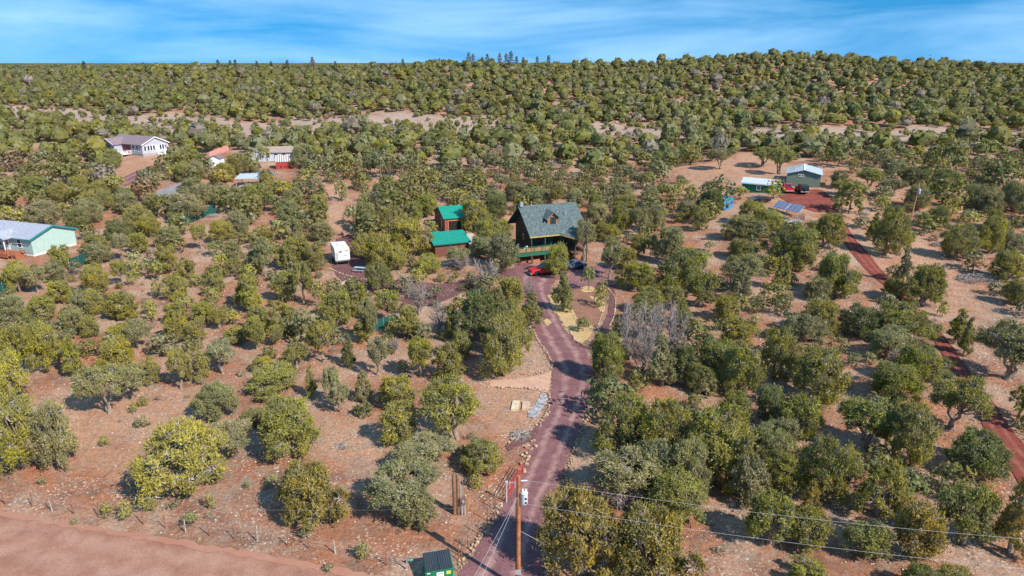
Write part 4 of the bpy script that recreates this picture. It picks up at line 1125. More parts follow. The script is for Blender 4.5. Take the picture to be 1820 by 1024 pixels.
def railing(parent, pts, z, h, mat, name='railing', step=1.4, rails=(1.0, 0.5), bal=0.0):
    """posts (sub-parts) and rails along a line of local points"""
    rl = MB()
    posts = []
    for a, b in zip(pts[:-1], pts[1:]):
        a, b = Vector((*a, z)), Vector((*b, z))
        for r_ in rails: rl.bar(a + Vector((0, 0, h * r_)), b + Vector((0, 0, h * r_)), 0.07, 0.10)
        n = max(1, round((b - a).length / step))
        posts += [a.lerp(b, i / n) for i in range(n + 1)]
        if bal:
            m = int((b - a).length / bal)
            for i in range(1, m):
                q = a.lerp(b, i / m); rl.box(q.x - .02, q.y - .02, z + h * min(rails), q.x + .02, q.y + .02, z + h)
    o = rl.build(name, mat, parent)
    me = MB().box(-.06, -.06, 0, .06, .06, h + .06).mesh('post', mat)
    seen = set()
    for p in posts:
        k = (round(p.x, 2), round(p.y, 2))
        if k in seen: continue
        seen.add(k); link('post', me, o, p)
    return o

# --- log cabin
def cabin():
    o = P(944, 470)
    b = empty('log_cabin', o, R(21), 'log cabin with grey-green shingle roof, dormer and green-railed raised deck', 'house')
    log = pmat('dark_log', (0.115, 0.055, 0.032), 0.8, 0.25, 3, stripe=('Z', 0.3, 0.55))
    green = pmat('green_stain', (0.018, 0.135, 0.085), 0.7, 0.2, 4)
    trim = pmat('yellowed_fascia', (0.42, 0.33, 0.13), 0.7, 0.15, 2)
    shg = pmat('grey_green_shingle', (0.105, 0.14, 0.145), 0.9, 0.25, 3.5, col2=(0.038, 0.056, 0.06), bump=0.5, bscale=9)
    shd = pmat('dark_shingle', (0.115, 0.15, 0.15), 0.9, 0.3, 2.2, bump=0.5, bscale=9)
    walls_x(9.0, 7.4, 0.0, 5.6, 8.55, 0.8, 1.9 + 0.0).build('wall', log, b)
    rf = roof_x(MB(), 10.4, 10.6, 5.0, 9.0, 0.2, 0.16, 0, 0.1, 0.05, 0.3).build('roof', shg, b)
    MB().box(-0.3, -0.16, 4.62, 5.3, -0.10, 4.86).build('fascia', trim, b)
    for x, y in ((0.02, 4.4),):
        MB().box(-0.05, 4.9, 8.95, 0.45, 5.3, 9.75).build('chimney', pmat('chimney_metal', (0.35, 0.42, 0.48), 0.5, 0.1, metal=0.4), rf)
    MB().tube((7.6, 3.0, 7.2), (7.6, 3.0, 7.75), 0.07, 0.07, 8).tube((7.9, 3.3, 7.4), (7.9, 3.3, 8.1), 0.06, 0.06, 8).build('vent_pipe', M_STEEL, rf)
    # dormer
    dw = MB().prism([(3.7, 1.75, 5.6), (5.7, 1.75, 5.6), (5.7, 1.75, 7.5), (4.7, 1.75, 8.35), (3.7, 1.75, 7.5)], (0, 2.6, 0)).build('dormer_wall', pmat('log_siding', (0.33, 0.16, 0.085), 0.8, 0.25, 4, stripe=('Z', 0.24, 0.5)), b)
    roof_y(MB(), 2.0, 3.4, 7.5, 8.35, 0.42, 0.12, 3.7, 1.75, 0.06).build('dormer_roof', shd, b)
    window(b, 'f', 1.75, 4.75, 6.85, 0.85, 1.1, log, 'dormer_window', bar=False)
    # porch prow at the right front corner
    pr = MB()
    A, B_, C_, D_, E = Vector((5.2, -0.15, 5.02)), Vector((7.2, -2.2, 4.55)), Vector((9.7, -2.2, 4.55)), Vector((11.4, 0.3, 4.9)), Vector((8.4, 2.4, 6.95))
    for tri in ((A, B_, E), (B_, C_, E), (C_, D_, E)):
        pr.prism(tri, (0, 0, -0.16))
    pr.build('porch_roof', shd, b)
    MB().bar(A + Vector((0, -.03, -.25)), B_ + Vector((0, -.03, -.25)), 0.06, 0.24).bar(B_ + Vector((0.05, -.03, -.25)), C_ + Vector((0, -.03, -.25)), 0.06, 0.24).build('porch_fascia', trim, b)
    for x, y in ((7.3, -1.95), (9.5, -1.95), (5.4, 0.15), (2.6, 0.15), (0.1, 0.15)):
        MB().tube((x, y, 0.0), (x, y, 4.7), 0.11, 0.10, 8).build('post', pmat('green_post', (0.05, 0.10, 0.07), 0.8, 0.2), b)
    for x in (6.6, 7.9, 9.0):
        window(b, 'f', 1.9, x, 3.6, 0.9, 1.5, pmat('green_trim', (0.02, 0.11, 0.07), 0.7, 0.1), bar=False)
    window(b, 'f', 1.9, 2.2, 3.6, 1.4, 1.4, green, bar=False)
    d_ = MB().box(3.9, 1.83, 2.05, 4.85, 1.9, 4.15).build('door', pmat('green_door', (0.02, 0.13, 0.08), 0.6, 0.1), b)
    MB().box(4.66, 1.77, 3.0, 4.74, 1.83, 3.14).build('handle', M_STEEL, d_)
    for z in (3.5, 6.4):
        window(b, 'l', 0.8, 5.6, z, 1.3, 1.2, log, bar=False)
    dk = MB().box(-2.4, 0.0, 1.86, 9.8, 1.88, 2.02).box(-2.4, 1.88, 1.86, 0.78, 7.5, 2.02).box(6.6, -2.0, 1.86, 9.8, -0.0, 2.02).build('deck', M_BROWNWOOD, b)
    MB().box(-2.44, -0.08, 1.5, 6.58, -0.02, 2.0).box(-2.5, -0.02, 1.5, -2.44, 7.5, 2.0).build('deck_fascia', green, b)
    for x in (-2.2, 0.2, 2.6, 5.4):
        MB().box(x, 0.1, 0, x + .16, .26, 1.85).build('deck_post', log, b)
    railing(b, [(-2.35, 7.4), (-2.35, 0.06), (6.5, 0.06)], 2.02, 1.0, green, step=1.5, rails=(1.0, 0.12), bal=0.0)
    MB().box(-2.3, 0.07, 2.2, 6.4, 0.10, 2.85).build('railing_panel', pmat('tan_screen', (0.30, 0.18, 0.09), 0.85, 0.2), b)
    tw = pmat('landscape_timber', (0.40, 0.17, 0.10), 0.9, 0.2, 3)
    w = empty('timber_planter', P(925, 467), R(16), 'two-tier red-brown timber retaining wall in front of the cabin deck', 'retaining wall')
    MB().box(0, -0.3, -0.1, 3.4, 0.6, 0.55).build('lower_tier', tw, w)
    MB().box(0.1, 0.6, -0.1, 3.6, 1.6, 1.15).build('upper_tier', tw, w)
    # patio chairs on the deck
    def chair(x, y, rz, lab):
        M = Matrix.Translation(o) @ Matrix.Rotation(R(21), 4, 'Z') @ Matrix.Translation((x, y, 2.02))
        c = empty('patio_chair', M.translation, R(21) + rz, lab, 'chair', 'white patio chairs on the cabin deck')
        MB().box(-.28, -.28, .38, .28, .28, .44).build('seat', M_WHITE, c)
        MB().prism([(-.28, .26, .44), (.28, .26, .44), (.24, .40, .95), (-.24, .40, .95)], (0, 0.04, 0)).build('backrest', M_WHITE, c)
        for sx in (-.25, .25):
            for sy in (-.25, .25): MB().box(sx - .03, sy - .03, 0, sx + .03, sy + .03, .38).build('leg', M_WHITE, c)
            MB().box(sx - .04, -.26, .60, sx + .04, .28, .64).build('armrest', M_WHITE, c)
    chair(-1.5, 3.0, R(-70), 'white patio chair at the far left side of the cabin deck')
    chair(-0.6, 0.9, R(-30), 'white patio chair behind the front railing of the cabin deck')
cabin()

# --- brown garage and shed with teal metal roofs
def teal_roofed():
    sid = pmat('brown_lap_siding', (0.235, 0.095, 0.065), 0.85, 0.15, 3, stripe=('Z', 0.24, 0.4))
    sidd = pmat('dark_brown_lap_siding', (0.17, 0.07, 0.052), 0.85, 0.15, 3, stripe=('Z', 0.24, 0.4))
    teal = pmat('teal_metal_roof', (0.010, 0.24, 0.175), 0.5, 0.10, 1.5, spec=0.4, stripe=('X', 0.6, 0.22))
    tr = pmat('reddish_trim', (0.45, 0.20, 0.12), 0.8, 0.15)
    a = P(791, 414); rot = R(21)
    g = empty('garage', a, rot, 'brown two-bay garage with teal metal roof left of the log cabin', 'garage')
    walls_x(7.4, 7.6, 0, 2.9, 4.5).build('wall', sid, g)
    roof_x(MB(), 7.4, 7.6, 2.9, 4.5, 0.3, 0.1, 0, 0, 0.08).build('roof', teal, g)
    for x in (0.75, 4.2):
        d = MB().box(x, -0.03, 0.02, x + 2.6, 0.02, 2.3).build('garage_door', M_DARK, g)
        MB().box(x - .16, -0.08, 0.0, x, 0.0, 2.45).box(x + 2.6, -0.08, 0, x + 2.76, 0.0, 2.45).box(x, -0.08, 2.3, x + 2.6, 0.0, 2.45).build('door_trim', tr, g)
        for k in range(3): MB().box(x + 0.02, -0.045, 0.55 + k * 0.58, x + 2.58, -0.03, 0.58 + k * 0.58).build('panel_rail', M_BLACK, d)
    MB().tube((-0.15, 1.8, 0), (-0.15, 1.8, 2.6), 0.05, 0.05, 6).build('downpipe', M_WHITE, g)
    a = P(774, 458)
    s = empty('shed', a, rot, 'small brown shed with sloping teal metal roof in front of the garage', 'shed')
    MB().prism([(0, 0, 0), (0, 4.4, 0), (0, 4.4, 3.3), (0, 0, 2.4)], (6.2, 0, 0)).build('wall', sidd, s)
    MB().slab([(-.35, -.35, 2.42), (6.55, -.35, 2.42), (6.55, 4.75, 3.46), (-.35, 4.75, 3.46)], 0.10).build('roof', teal, s)
    MB().box(-.36, -.41, 2.24, 6.56, -.352, 2.42).build('eave_trim', pmat('dark_teal_trim', (0.015, 0.16, 0.13), 0.6, 0.1), s)
    d = MB().box(4.6, -.05, 0.02, 5.6, -.004, 2.05).build('door', sid, s); MB().box(4.7, -.1, 1.0, 4.78, -.05, 1.1).build('handle', M_STEEL, d)
teal_roofed()

# --- mint green house at the left edge
def mint_house():
    a, rr, D = frame((61, 456), (122, 439))
    rot = rr - math.pi / 2
    D = 8.4
    h = empty('ranch_house', a, rot, 'mint green single-storey house with grey roof and red-brown front deck', 'house')
    mint = pmat('mint_siding', (0.36, 0.50, 0.46), 0.75, 0.06, 2)
    teal = pmat('teal_fascia', (0.03, 0.21, 0.21), 0.6, 0.1)
    roof = pmat('blue_grey_shingle', (0.33, 0.35, 0.42), 0.9, 0.16, 3, bump=0.3, bscale=12)
    walls_x(16, D, 0.45, 3.2, 4.7, -16, 0).build('wall', mint, h)
    MB().box(-15.9, 0.05, -0.2, -0.05, D - .05, 0.45).build('foundation', M_WHITE, h)
    rf = roof_x(MB(), 16, D, 3.2, 4.7, 0.45, 0.12, -16, 0, 0.1).build('roof', roof, h)
    s = (4.7 - 3.2) / (D / 2)
    for y0, y1, z0, z1 in ((-.45, D / 2, 3.2 - .45 * s, 4.7), (D + .45, D / 2, 3.2 - .45 * s, 4.7)):
        MB().bar((0.42, y0, z0 + 0.02), (0.42, y1, z1 + 0.02), 0.08, 0.30).build('bargeboard', teal, h)
    MB().bar((-16.4, -.5, 3.0), (-7.0, -.5, 3.0), 0.06, 0.16).bar((-3.6, -.5, 3.0), (0.4, -.5, 3.0), 0.06, 0.16).build('eave_fascia', teal, h)
    # entry gable
    MB().prism([(-9.2, -1.5, 3.1), (-4.4, -1.5, 3.1), (-6.8, -1.5, 4.1)], (0, 1.6, 0)).build('entry_gable', mint, h)
    roof_y(MB(), 4.8, 3.2, 3.1, 4.1, 0.25, 0.10, -9.2, -1.6, 0.1).build('entry_roof', roof, h)
    MB().bar((-9.45, -1.9, 3.05), (-6.8, -1.9, 4.2), 0.06, 0.22).bar((-6.8, -1.9, 4.2), (-4.15, -1.9, 3.05), 0.06, 0.22).build('entry_bargeboard', teal, h)
    MB().box(-9.1, -1.6, 2.85, -4.5, -1.5, 3.1).build('porch_beam', M_WHITE, h)
    for x in (-9.0, -4.7): MB().box(x, -1.6, 0.6, x + .14, -1.46, 2.85).build('porch_post', M_WHITE, h)
    for x in (-3.0, -7.9, -12.5): window(h, 'f', 0, x, 2.1, 0.9, 1.3)
    d = MB().box(-6.5, -.05, 0.75, -5.5, 0.0, 2.8).build('door', M_WHITE, h)
    MB().box(-6.2, -.08, 1.7, -5.8, -.05, 2.5).build('pane', M_GLASS, d)
    # red-brown deck
    MB().box(-12, -3.0, 0.55, -2.2, -0.01, 0.7).build('deck', M_REDWOOD, h)
    MB().box(-12, -3.06, 0.3, -2.2, -3.0, 0.68).build('deck_fascia', M_REDWOOD, h)
    for x in range(5): MB().box(-11.8 + x * 2.3, -2.9, -.1, -11.65 + x * 2.3, -2.75, .55).build('deck_post', M_REDWOOD, h)
    railing(h, [(-11.9, -2.95), (-2.25, -2.95)], 0.7, 0.95, M_REDWOOD, step=1.2, rails=(1.0, 0.12), bal=0.2)
    st = MB()
    for k in range(4): st.box(-2.2 + k * .3, -2.4, -.1, -1.9 + k * .3, -0.8, 0.55 - k * .15)
    st.build('stairs', M_REDWOOD, h)
    railing(h, [(-2.1, -2.5), (-1.0, -2.5)], 0.25, 0.95, M_REDWOOD, 'stair_railing', step=1.1)
    railing(h, [(-2.1, -0.75), (-1.0, -0.75)], 0.25, 0.95, M_REDWOOD, 'stair_railing', step=1.1)
mint_house()

# --- lavender house
def lavender_house():
    a, rr, D = frame((255, 279), (301, 273.5))
    rot = rr - math.pi / 2
    D = min(max(D, 7.5), 10)
    h = empty('farmhouse', a, rot, 'lavender-grey house with brown-purple roof and white front porch stairs', 'house')
    lav = pmat('lavender_siding', (0.42, 0.41, 0.48), 0.75, 0.06, 2, stripe=('Z', 0.25, 0.15))
    roof = pmat('purple_brown_roof', (0.225, 0.165, 0.185), 0.85, 0.12, 2, bump=0.3, bscale=8)
    L = 15.5
    walls_x(L, D, 0.7, 3.5, 5.4, -L, 0).build('wall', lav, h)
    MB().box(-L + .05, .06, -.4, -.06, D - .06, 0.7).build('foundation', M_FOUND, h)
    roof_x(MB(), L, D, 3.5, 5.4, 0.45, 0.12, -L, 0, 0.1).build('roof', roof, h)
    s = (5.4 - 3.5) / (D / 2)
    MB().bar((0.46, -.45, 3.5 - .45 * s), (0.46, D / 2, 5.42), 0.06, 0.22).bar((0.46, D / 2, 5.42), (0.46, D + .45, 3.5 - .45 * s), 0.06, 0.22).build('bargeboard', M_WHITE, h)
    # front cross gable on the left
    MB().prism([(-L + .2, -2.6, 0.7), (-L + 6.6, -2.6, 0.7), (-L + 6.6, -2.6, 3.4), (-L + 3.4, -2.6, 4.9), (-L + .2, -2.6, 3.4)], (0, 2.7, 0)).build('wing_wall', pmat('lavender_wing', (0.37, 0.37, 0.45), 0.75, 0.06, 2), h)
    MB().box(-L + .3, -2.5, -.5, -L + 6.5, -0.02, 0.7).build('wing_foundation', M_FOUND, h)
    roof_y(MB(), 6.4, 5.2, 3.4, 4.9, 0.4, 0.12, -L + .2, -2.7, 0.1).build('wing_roof', roof, h)
    MB().bar((-L - .2, -3.1, 3.25), (-L + 3.4, -3.1, 4.98), 0.06, 0.2).bar((-L + 3.4, -3.1, 4.98), (-L + 7.0, -3.1, 3.25), 0.06, 0.2).build('wing_bargeboard', M_WHITE, h)
    for x in (-L + 4.2, ): window(h, 'f', -2.6, x, 2.4, 1.3, 1.3)
    for x in (-2.2, -4.0): window(h, 'f', 0, x, 2.3, 0.9, 1.5)
    n = D
    for y in (0.9, 2.0, 2.9, 3.8, 6.0, 6.8):
        if y < n - .5: window(h, 'r', 0, y, 2.3, 0.6, 1.4, bar=False)
    d = MB().box(0, 4.5, 0.8, 0.06, 5.3, 2.9).build('side_door', M_WHITE, h); MB().box(.06, 4.6, 1.8, .1, 4.66, 1.9).build('handle', M_STEEL, d)
    red = pmat('brick_red_entry', (0.20, 0.045, 0.05), 0.8, 0.2)
    MB().box(-L + 6.62, -0.06, 0.75, -5.2, -0.004, 3.3).build('entry_wall', red, h)
    MB().box(-L + 6.62, -2.6, 0.55, -5.2, -0.07, 0.7).build('porch', M_WHITE, h)
    d = MB().box(-8.0, -.12, 0.75, -7.0, -.061, 2.85).build('front_door', pmat('dark_red_door', (0.12, 0.02, 0.03), 0.5, 0.1), h); MB().box(-7.2, -.17, 1.7, -7.12, -.12, 1.8).build('handle', M_STEEL, d)
    railing(h, [(-L + 6.7, -2.55), (-7.6, -2.55)], 0.7, 0.9, M_WHITE, step=0.9, bal=0.22)
    railing(h, [(-5.3, -2.55), (-5.25, -0.1)], 0.7, 0.9, M_WHITE, step=1.2, bal=0.22)
    st = MB()
    for k in range(5): st.box(-7.4, -2.9 - k * .3, -.4, -5.7, -2.6 - k * .3, 0.6 - k * .16)
    st.build('stairs', M_WHITE, h)
    for x in (-7.45, -5.65):
        MB().bar((x, -2.6, 1.5), (x, -4.2, 0.75), 0.08, 0.12).bar((x, -2.6, 1.05), (x, -4.2, .3), 0.06, 0.3).box(x - .06, -4.25, -.4, x + .06, -4.13, 0.85).build('stair_railing', M_WHITE, h)
    # low white deck by the far corner of the gable end
    MB().box(0.08, 4.2, -.3, 2.2, D + 4, 0.55).build('side_deck', M_WHITE, h)
    railing(h, [(2.15, 5.2), (2.15, D + 3.95)], 0.55, 0.85, M_WHITE, 'side_railing', step=1.2, bal=0.25)
lavender_house()

# --- group left of centre in the distance
def far_left_group():
    tan = pmat('tan_shingle', (0.33, 0.255, 0.22), 0.9, 0.15, 2)
    wh = pmat('pale_siding', (0.45, 0.48, 0.54), 0.75, 0.06)
    a = P(468, 287); h = empty('bungalow', a, R(10), 'long pale bungalow with tan roof behind the red barn shed', 'house')
    walls_x(9.5, 6.5, 0, 2.5, 3.7).build('wall', wh, h)
    roof_x(MB(), 9.5, 6.5, 2.5, 3.7, 0.4, 0.12).build('roof', tan, h)
    for x in (1.4, 3.6, 5.8, 8.0): window(h, 'f', 0, x, 1.6, 1.0, 1.1, pmat('blue_white_trim', (0.55, 0.62, 0.72), 0.7, 0.05))
    MB().prism([(-3.2, -0.6, 0), (-0.05, -0.6, 0), (-0.05, -0.6, 2.3), (-1.6, -0.6, 3.1), (-3.2, -0.6, 2.3)], (0, 4, 0)).build('porch_wing', pmat('grey_wing', (0.42, 0.44, 0.5), 0.8, 0.1), h)
    roof_y(MB(), 3.2, 4, 2.3, 3.1, 0.3, 0.1, -3.22, -0.6).build('wing_roof', pmat('slate_roof', (0.24, 0.25, 0.3), 0.85, 0.1), h)
    red = pmat('barn_red', (0.36, 0.05, 0.045), 0.8, 0.15, 3, stripe=('X', 0.35, 0.25))
    a = P(491, 301); h = empty('barn_shed', a, R(14), 'red barn-style shed with pale striped sloping roof', 'shed')
    walls_x(4.6, 3.4, 0, 2.0, 3.5).build('wall', red, h)
    rf = roof_x(MB(), 4.6, 3.4, 2.0, 3.5, 0.15, 0.08).build('roof', pmat('clear_roof_panel', (0.50, 0.46, 0.45), 0.6, 0.1), h)
    for k in range(9):
        x = -0.1 + k * 0.58
        MB().bar((x, -0.16, 2.02), (x, 1.68, 3.62), 0.16, 0.05).build('roof_batten', pmat('dark_batten', (0.14, 0.10, 0.10), 0.8, 0.2), rf)
    d = MB().box(-.06, 1.1, 0, 0.0, 2.2, 2.1).build('door', M_DARK, h)
    MB().box(-.09, .98, 0, -.0605, 1.1, 2.2).box(-.09, 2.2, 0, -.0605, 2.32, 2.2).box(-.09, .98, 2.2, -.0605, 2.32, 2.32).build('door_trim', M_WHITE, h)
    for x in (1.2, 2.2, 3.2): MB().box(x, -.05, 0.4, x + .3, -.004, 0.8).build('wall_vent', M_DARK, h)
    a = P(373, 296); h = empty('garden_shed', a, R(2), 'small white shed with arched brown roof beside the pink fence', 'shed')
    walls_y(3.0, 3.2, 0, 2.2, 3.0).build('wall', pmat('white_blue_siding', (0.62, 0.68, 0.76), 0.75, 0.05), h)
    roof_y(MB(), 3.0, 3.2, 2.2, 3.0, 0.25, 0.1).build('roof', pmat('brown_shed_roof', (0.20, 0.15, 0.15), 0.85, 0.15), h)
    d = MB().box(1.1, -.05, 0.05, 2.5, 0, 2.0).build('door', M_WHITE, h); MB().box(1.78, -.07, .1, 1.82, -.05, 1.95).build('door_split', M_FOUND, d)
    # pink board fence
    p0, p1 = P(373, 280), P(407, 267)
    f = empty('board_fence', p0, 0, 'faded pink board fence behind the small white shed', 'fence')
    pk = pmat('faded_red_boards', (0.55, 0.26, 0.24), 0.85, 0.2, 2)
    n = 14
    for k in range(n):
        q0 = p0.lerp(p1, k / n); q1 = p0.lerp(p1, (k + 0.9) / n)
        z = tz(q0.x, q0.y)
        q0, q1 = q0 - p0, q1 - p0
        MB().prism([(q0.x, q0.y, z - p0.z - .1), (q1.x, q1.y, z - p0.z - .1), (q1.x, q1.y, z - p0.z + 1.7), (q0.x, q0.y, z - p0.z + 1.7)], (0, 0.05, 0)).build('board', pk, f)
    # flat carport and small tan-roofed shed
    a = P(420, 336); h = empty('carport', a, R(8), 'open carport with flat pale blue-grey roof', 'carport')
    MB().slab([(-.2, 0, 2.5), (5.6, 0, 2.5), (5.6, 6.6, 2.75), (-.2, 6.6, 2.75)], 0.12).build('roof', pmat('pale_metal_roof', (0.52, 0.57, 0.60), 0.5, 0.08, metal=0.2), h)
    for x, y in ((0, .2), (5.3, .2), (0, 6.3), (5.3, 6.3)): MB().box(x, y, 0, x + .14, y + .14, 2.45).build('post', M_FOUND, h)
    a = P(425, 350); h = empty('well_house', a, R(12), 'little shed with tan flat-pitched roof in front of the carport', 'shed')
    walls_y(3.8, 2.8, 0, 2.1, 2.6).build('wall', pmat('olive_wall', (0.34, 0.32, 0.22), 0.8, 0.15), h)
    roof_y(MB(), 3.8, 2.8, 2.1, 2.6, 0.3, 0.1).build('roof', tan, h)
    d = MB().box(1.4, -.05, .02, 2.3, 0, 1.9).build('door', M_TAN_WOOD, h); MB().box(2.1, -.09, .9, 2.16, -.05, 1.0).build('handle', M_STEEL, d)
far_left_group()

# --- homestead on the right
def right_group():
    a, rot, L = frame((1396, 332), (1451, 334))
    L = 7.2
    h = empty('metal_building', a, rot, 'tall grey-green building with pale metal gable roof behind the parked cars', 'building')
    wal = pmat('grey_green_siding', (0.17, 0.215, 0.17), 0.75, 0.08, 2, stripe=('X', 0.4, 0.22))
    rfm = pmat('pale_metal_sheet', (0.55, 0.60, 0.64), 0.4, 0.06, metal=0.35)
    walls_y(L, 9.5, 0.35, 3.1, 4.0).build('wall', wal, h)
    MB().box(.05, .05, -.4, L - .05, 9.4, .35).build('skirt', pmat('pale_skirt', (0.5, 0.47, 0.45), 0.85, 0.1), h)
    rf = roof_y(MB(), L, 9.5, 3.1, 4.0, 0.35, 0.10).build('roof', rfm, h)
    MB().box(L / 2 - .14, -.36, 4.10, L / 2 + .14, 9.86, 4.16).build('ridge_cap', M_WHITE, rf)
    for x, y in ((1.2, 2.5), (2.2, 5.5), (1.0, 6.5), (2.4, 7.6), (2.6, 8.4)): MB().box(x, y, 3.4 + x * .25, x + .3, y + .3, 3.72 + x * .25).build('roof_vent', M_FOUND, rf)
    for x in (2.7, 3.3): window(h, 'f', 0, x, 2.75, 0.42, 0.35, bar=False)
    st = MB()
    for k in range(4): st.box(L + .02, 3.0 - k * .3, -.3, L + 1.1, 3.3 - k * .3, 1.0 - k * .25)
    st.build('stairs', M_TAN_WOOD, h)
    MB().box(L + .02, 3.3, .85, L + 1.3, 4.8, 1.0).build('landing', M_TAN_WOOD, h)
    railing(h, [(L + 1.25, 4.7), (L + 1.25, 3.4)], 1.0, 1.0, M_TAN_WOOD, step=0.65)
    MB().bar((L + 1.15, 3.4, 2.0), (L + 1.15, 2.1, 0.9), 0.08, 0.1).box(L + 1.1, 2.05, -.3, L + 1.2, 2.15, 0.95).build('handrail', M_TAN_WOOD, h)
    d = MB().box(L, 3.5, 1.02, L + .06, 4.4, 3.0).build('side_door', M_WHITE, h); MB().box(L + .06, 3.6, 1.9, L + .1, 3.66, 2.0).build('handle', M_STEEL, d)
    # green shed
    a, rot, L = frame((1317, 342), (1375, 344))
    L = min(L, 8.0)
    h = empty('storage_shed', a, rot, 'dark green shed with white metal roof and one white-framed window', 'shed')
    walls_x(L, 3.7, 0, 2.35, 3.2).build('wall', pmat('dark_green_siding', (0.012, 0.155, 0.085), 0.7, 0.08, 2, stripe=('X', 0.4, 0.2)), h)
    roof_x(MB(), L, 3.7, 2.35, 3.2, 0.2, 0.1).build('roof', pmat('white_metal_roof', (0.50, 0.56, 0.62), 0.5, 0.05, metal=0.1, stripe=('X', 0.5, 0.12)), h)
    MB().box(-.2, -.25, 2.1, L + .2, -.2, 2.34).build('fascia', M_WHITE, h)
    window(h, 'f', 0, L * 0.53, 1.35, 0.8, 0.9)
    MB().box(-.03, -.04, 0, .1, -.005, 2.1).box(L - .1, -.04, 0, L + .03, -.005, 2.1).build('corner_trim', M_WHITE, h)
    # blue shed with corrugated walls
    a = P(1285, 374); h = empty('tool_shed', a, R(14), 'bright blue corrugated shed with flat roof among the junipers', 'shed')
    blu = pmat('blue_paint', (0.035, 0.25, 0.52), 0.6, 0.12, 3)
    MB().box(0, 0, 0, 2.2, 2.6, 2.35).build('wall', blu, h)
    rib = MB().box(-.035, -.05, 0.03, .035, 0.0, 2.3).mesh('rib', pmat('pale_blue_paint', (0.20, 0.42, 0.66), 0.6, 0.12, 3))
    for k in range(9): link('rib', rib, h, (0.14 + k * .24, 0, 0))
    ribl = MB().box(-.05, -.035, 0.03, 0.0, .035, 2.3).mesh('rib', blu)
    for k in range(9): link('rib', ribl, h, (0, 0.2 + k * .27, 0))
    MB().slab([(-.12, -.14, 2.42), (2.32, -.14, 2.42), (2.32, 2.72, 2.56), (-.12, 2.72, 2.56)], 0.08).build('roof', pmat('cyan_roof', (0.04, 0.36, 0.60), 0.5, 0.1), h)
    d = MB().box(.62, -.09, .05, 1.5, -.051, 2.0).build('door', blu, h); MB().box(1.36, -.12, 1.0, 1.42, -.09, 1.12).build('handle', M_STEEL, d)
    # solar array on a tilted rack
    a = P(1400, 379); s = empty('solar_array', a, R(-62), 'tilted rack of blue solar panels beside the red cinder pad', 'solar panels')
    cellm = bpy.data.materials.new('solar_cells'); cellm.use_nodes = True
    t = cellm.node_tree; bs = t.nodes['Principled BSDF']; bs.inputs['Roughness'].default_value = 0.7; bs.inputs['Specular IOR Level'].default_value = 0.15
    tc = N(t, 'ShaderNodeTexCoord'); bk = N(t, 'ShaderNodeTexBrick')
    bk.offset = 0; bk.inputs['Scale'].default_value = 1.0; bk.inputs['Brick Width'].default_value = 0.2; bk.inputs['Row Height'].default_value = 0.3
    bk.inputs['Mortar Size'].default_value = 0.02
    bk.inputs['Color1'].default_value = (0.075, 0.115, 0.24, 1); bk.inputs['Color2'].default_value = (0.09, 0.135, 0.27, 1); bk.inputs['Mortar'].default_value = (0.35, 0.38, 0.45, 1)
    t.links.new(tc.outputs['Object'], bk.inputs['Vector']); t.links.new(bk.outputs['Color'], bs.inputs['Base Color'])
    tilt = R(36)
    pm = MB().box(0, 0, 0, 1.0, 1.95, 0.04).mesh('panel', cellm)
    fm = MB().box(-.02, -.02, -.03, 1.02, 0, .06).box(-.02, 1.95, -.03, 1.02, 1.97, .06).box(-.02, 0, -.03, 0, 1.95, .06).box(1.0, 0, -.03, 1.02, 1.95, .06).mesh('panel_frame', M_STEEL)
    ct, st_ = math.cos(tilt), math.sin(tilt)
    for k in range(6):
        q = link('panel', pm, s, (-3.3 + k * 1.06 + (0.25 if k > 2 else 0), -.8, .8)); q.rotation_euler = (tilt, 0, 0)
        link('panel_frame', fm, q)
    for y, z in ((-.4, 1.02), (.5, 1.68)): MB().bar((-3.3, y, z), (3.3, y, z), .08).build('rail', M_STEEL, s)
    for x in (-2.6, 0, 2.6):
        MB().box(x - .05, -.45, -.2, x + .05, -.35, 1.0).box(x - .05, .45, -.2, x + .05, .55, 1.66).build('rack_leg', M_STEEL, s)
    # utility trailer
    a = P(1413, 399); u = empty('utility_trailer', a, R(4), 'small open utility trailer with mesh sides below the solar panels', 'trailer')
    MB().box(-1.9, 0, .45, 1.7, 1.6, .62).build('bed', pmat('grey_trailer_bed', (0.42, 0.40, 0.42), 0.7, 0.2), u)
    rustm = pmat('rusty_mesh', (0.16, 0.09, 0.07), 0.85, 0.25)
    for nm, y in (('side_rail', 0.03), ('side_rail', 1.57)):
        m = MB().bar((-1.9, y, 1.05), (1.7, y, 1.05), .06).bar((-1.9, y, 1.45), (1.7, y, 1.45), .06)
        for k in range(10): m.bar((-1.88 + k * .395, y, .6), (-1.88 + k * .395, y, 1.45), .04)
        m.build(nm, rustm, u)
    m = MB()
    for k in range(6): m.bar((1.7, .05 + k * .3, .6), (1.78, .05 + k * .3, 1.8), .04)
    m.bar((1.78, .05, 1.8), (1.78, 1.55, 1.8), .05).bar((1.74, .05, 1.2), (1.74, 1.55, 1.2), .05).build('ramp_gate', M_BLACK, u)
    for y in (-.2, 1.62):
        w = MB().tube((0.0, y, .33), (0.0, y + .18, .33), .33, .33, 14).build('wheel', M_BLACK, u); MB().tube((0, y - .02, .33), (0, y + .2, .33), .17, .17, 10).build('rim', M_WHITE, w)
    MB().bar((-1.9, .3, .5), (-3.0, .8, .5), .08).bar((-1.9, 1.3, .5), (-3.0, .8, .5), .08).build('tongue', M_BLACK, u)
    MB().box(-2.75, .75, -.02, -2.65, .85, .5).build('jack', M_STEEL, u)
right_group()

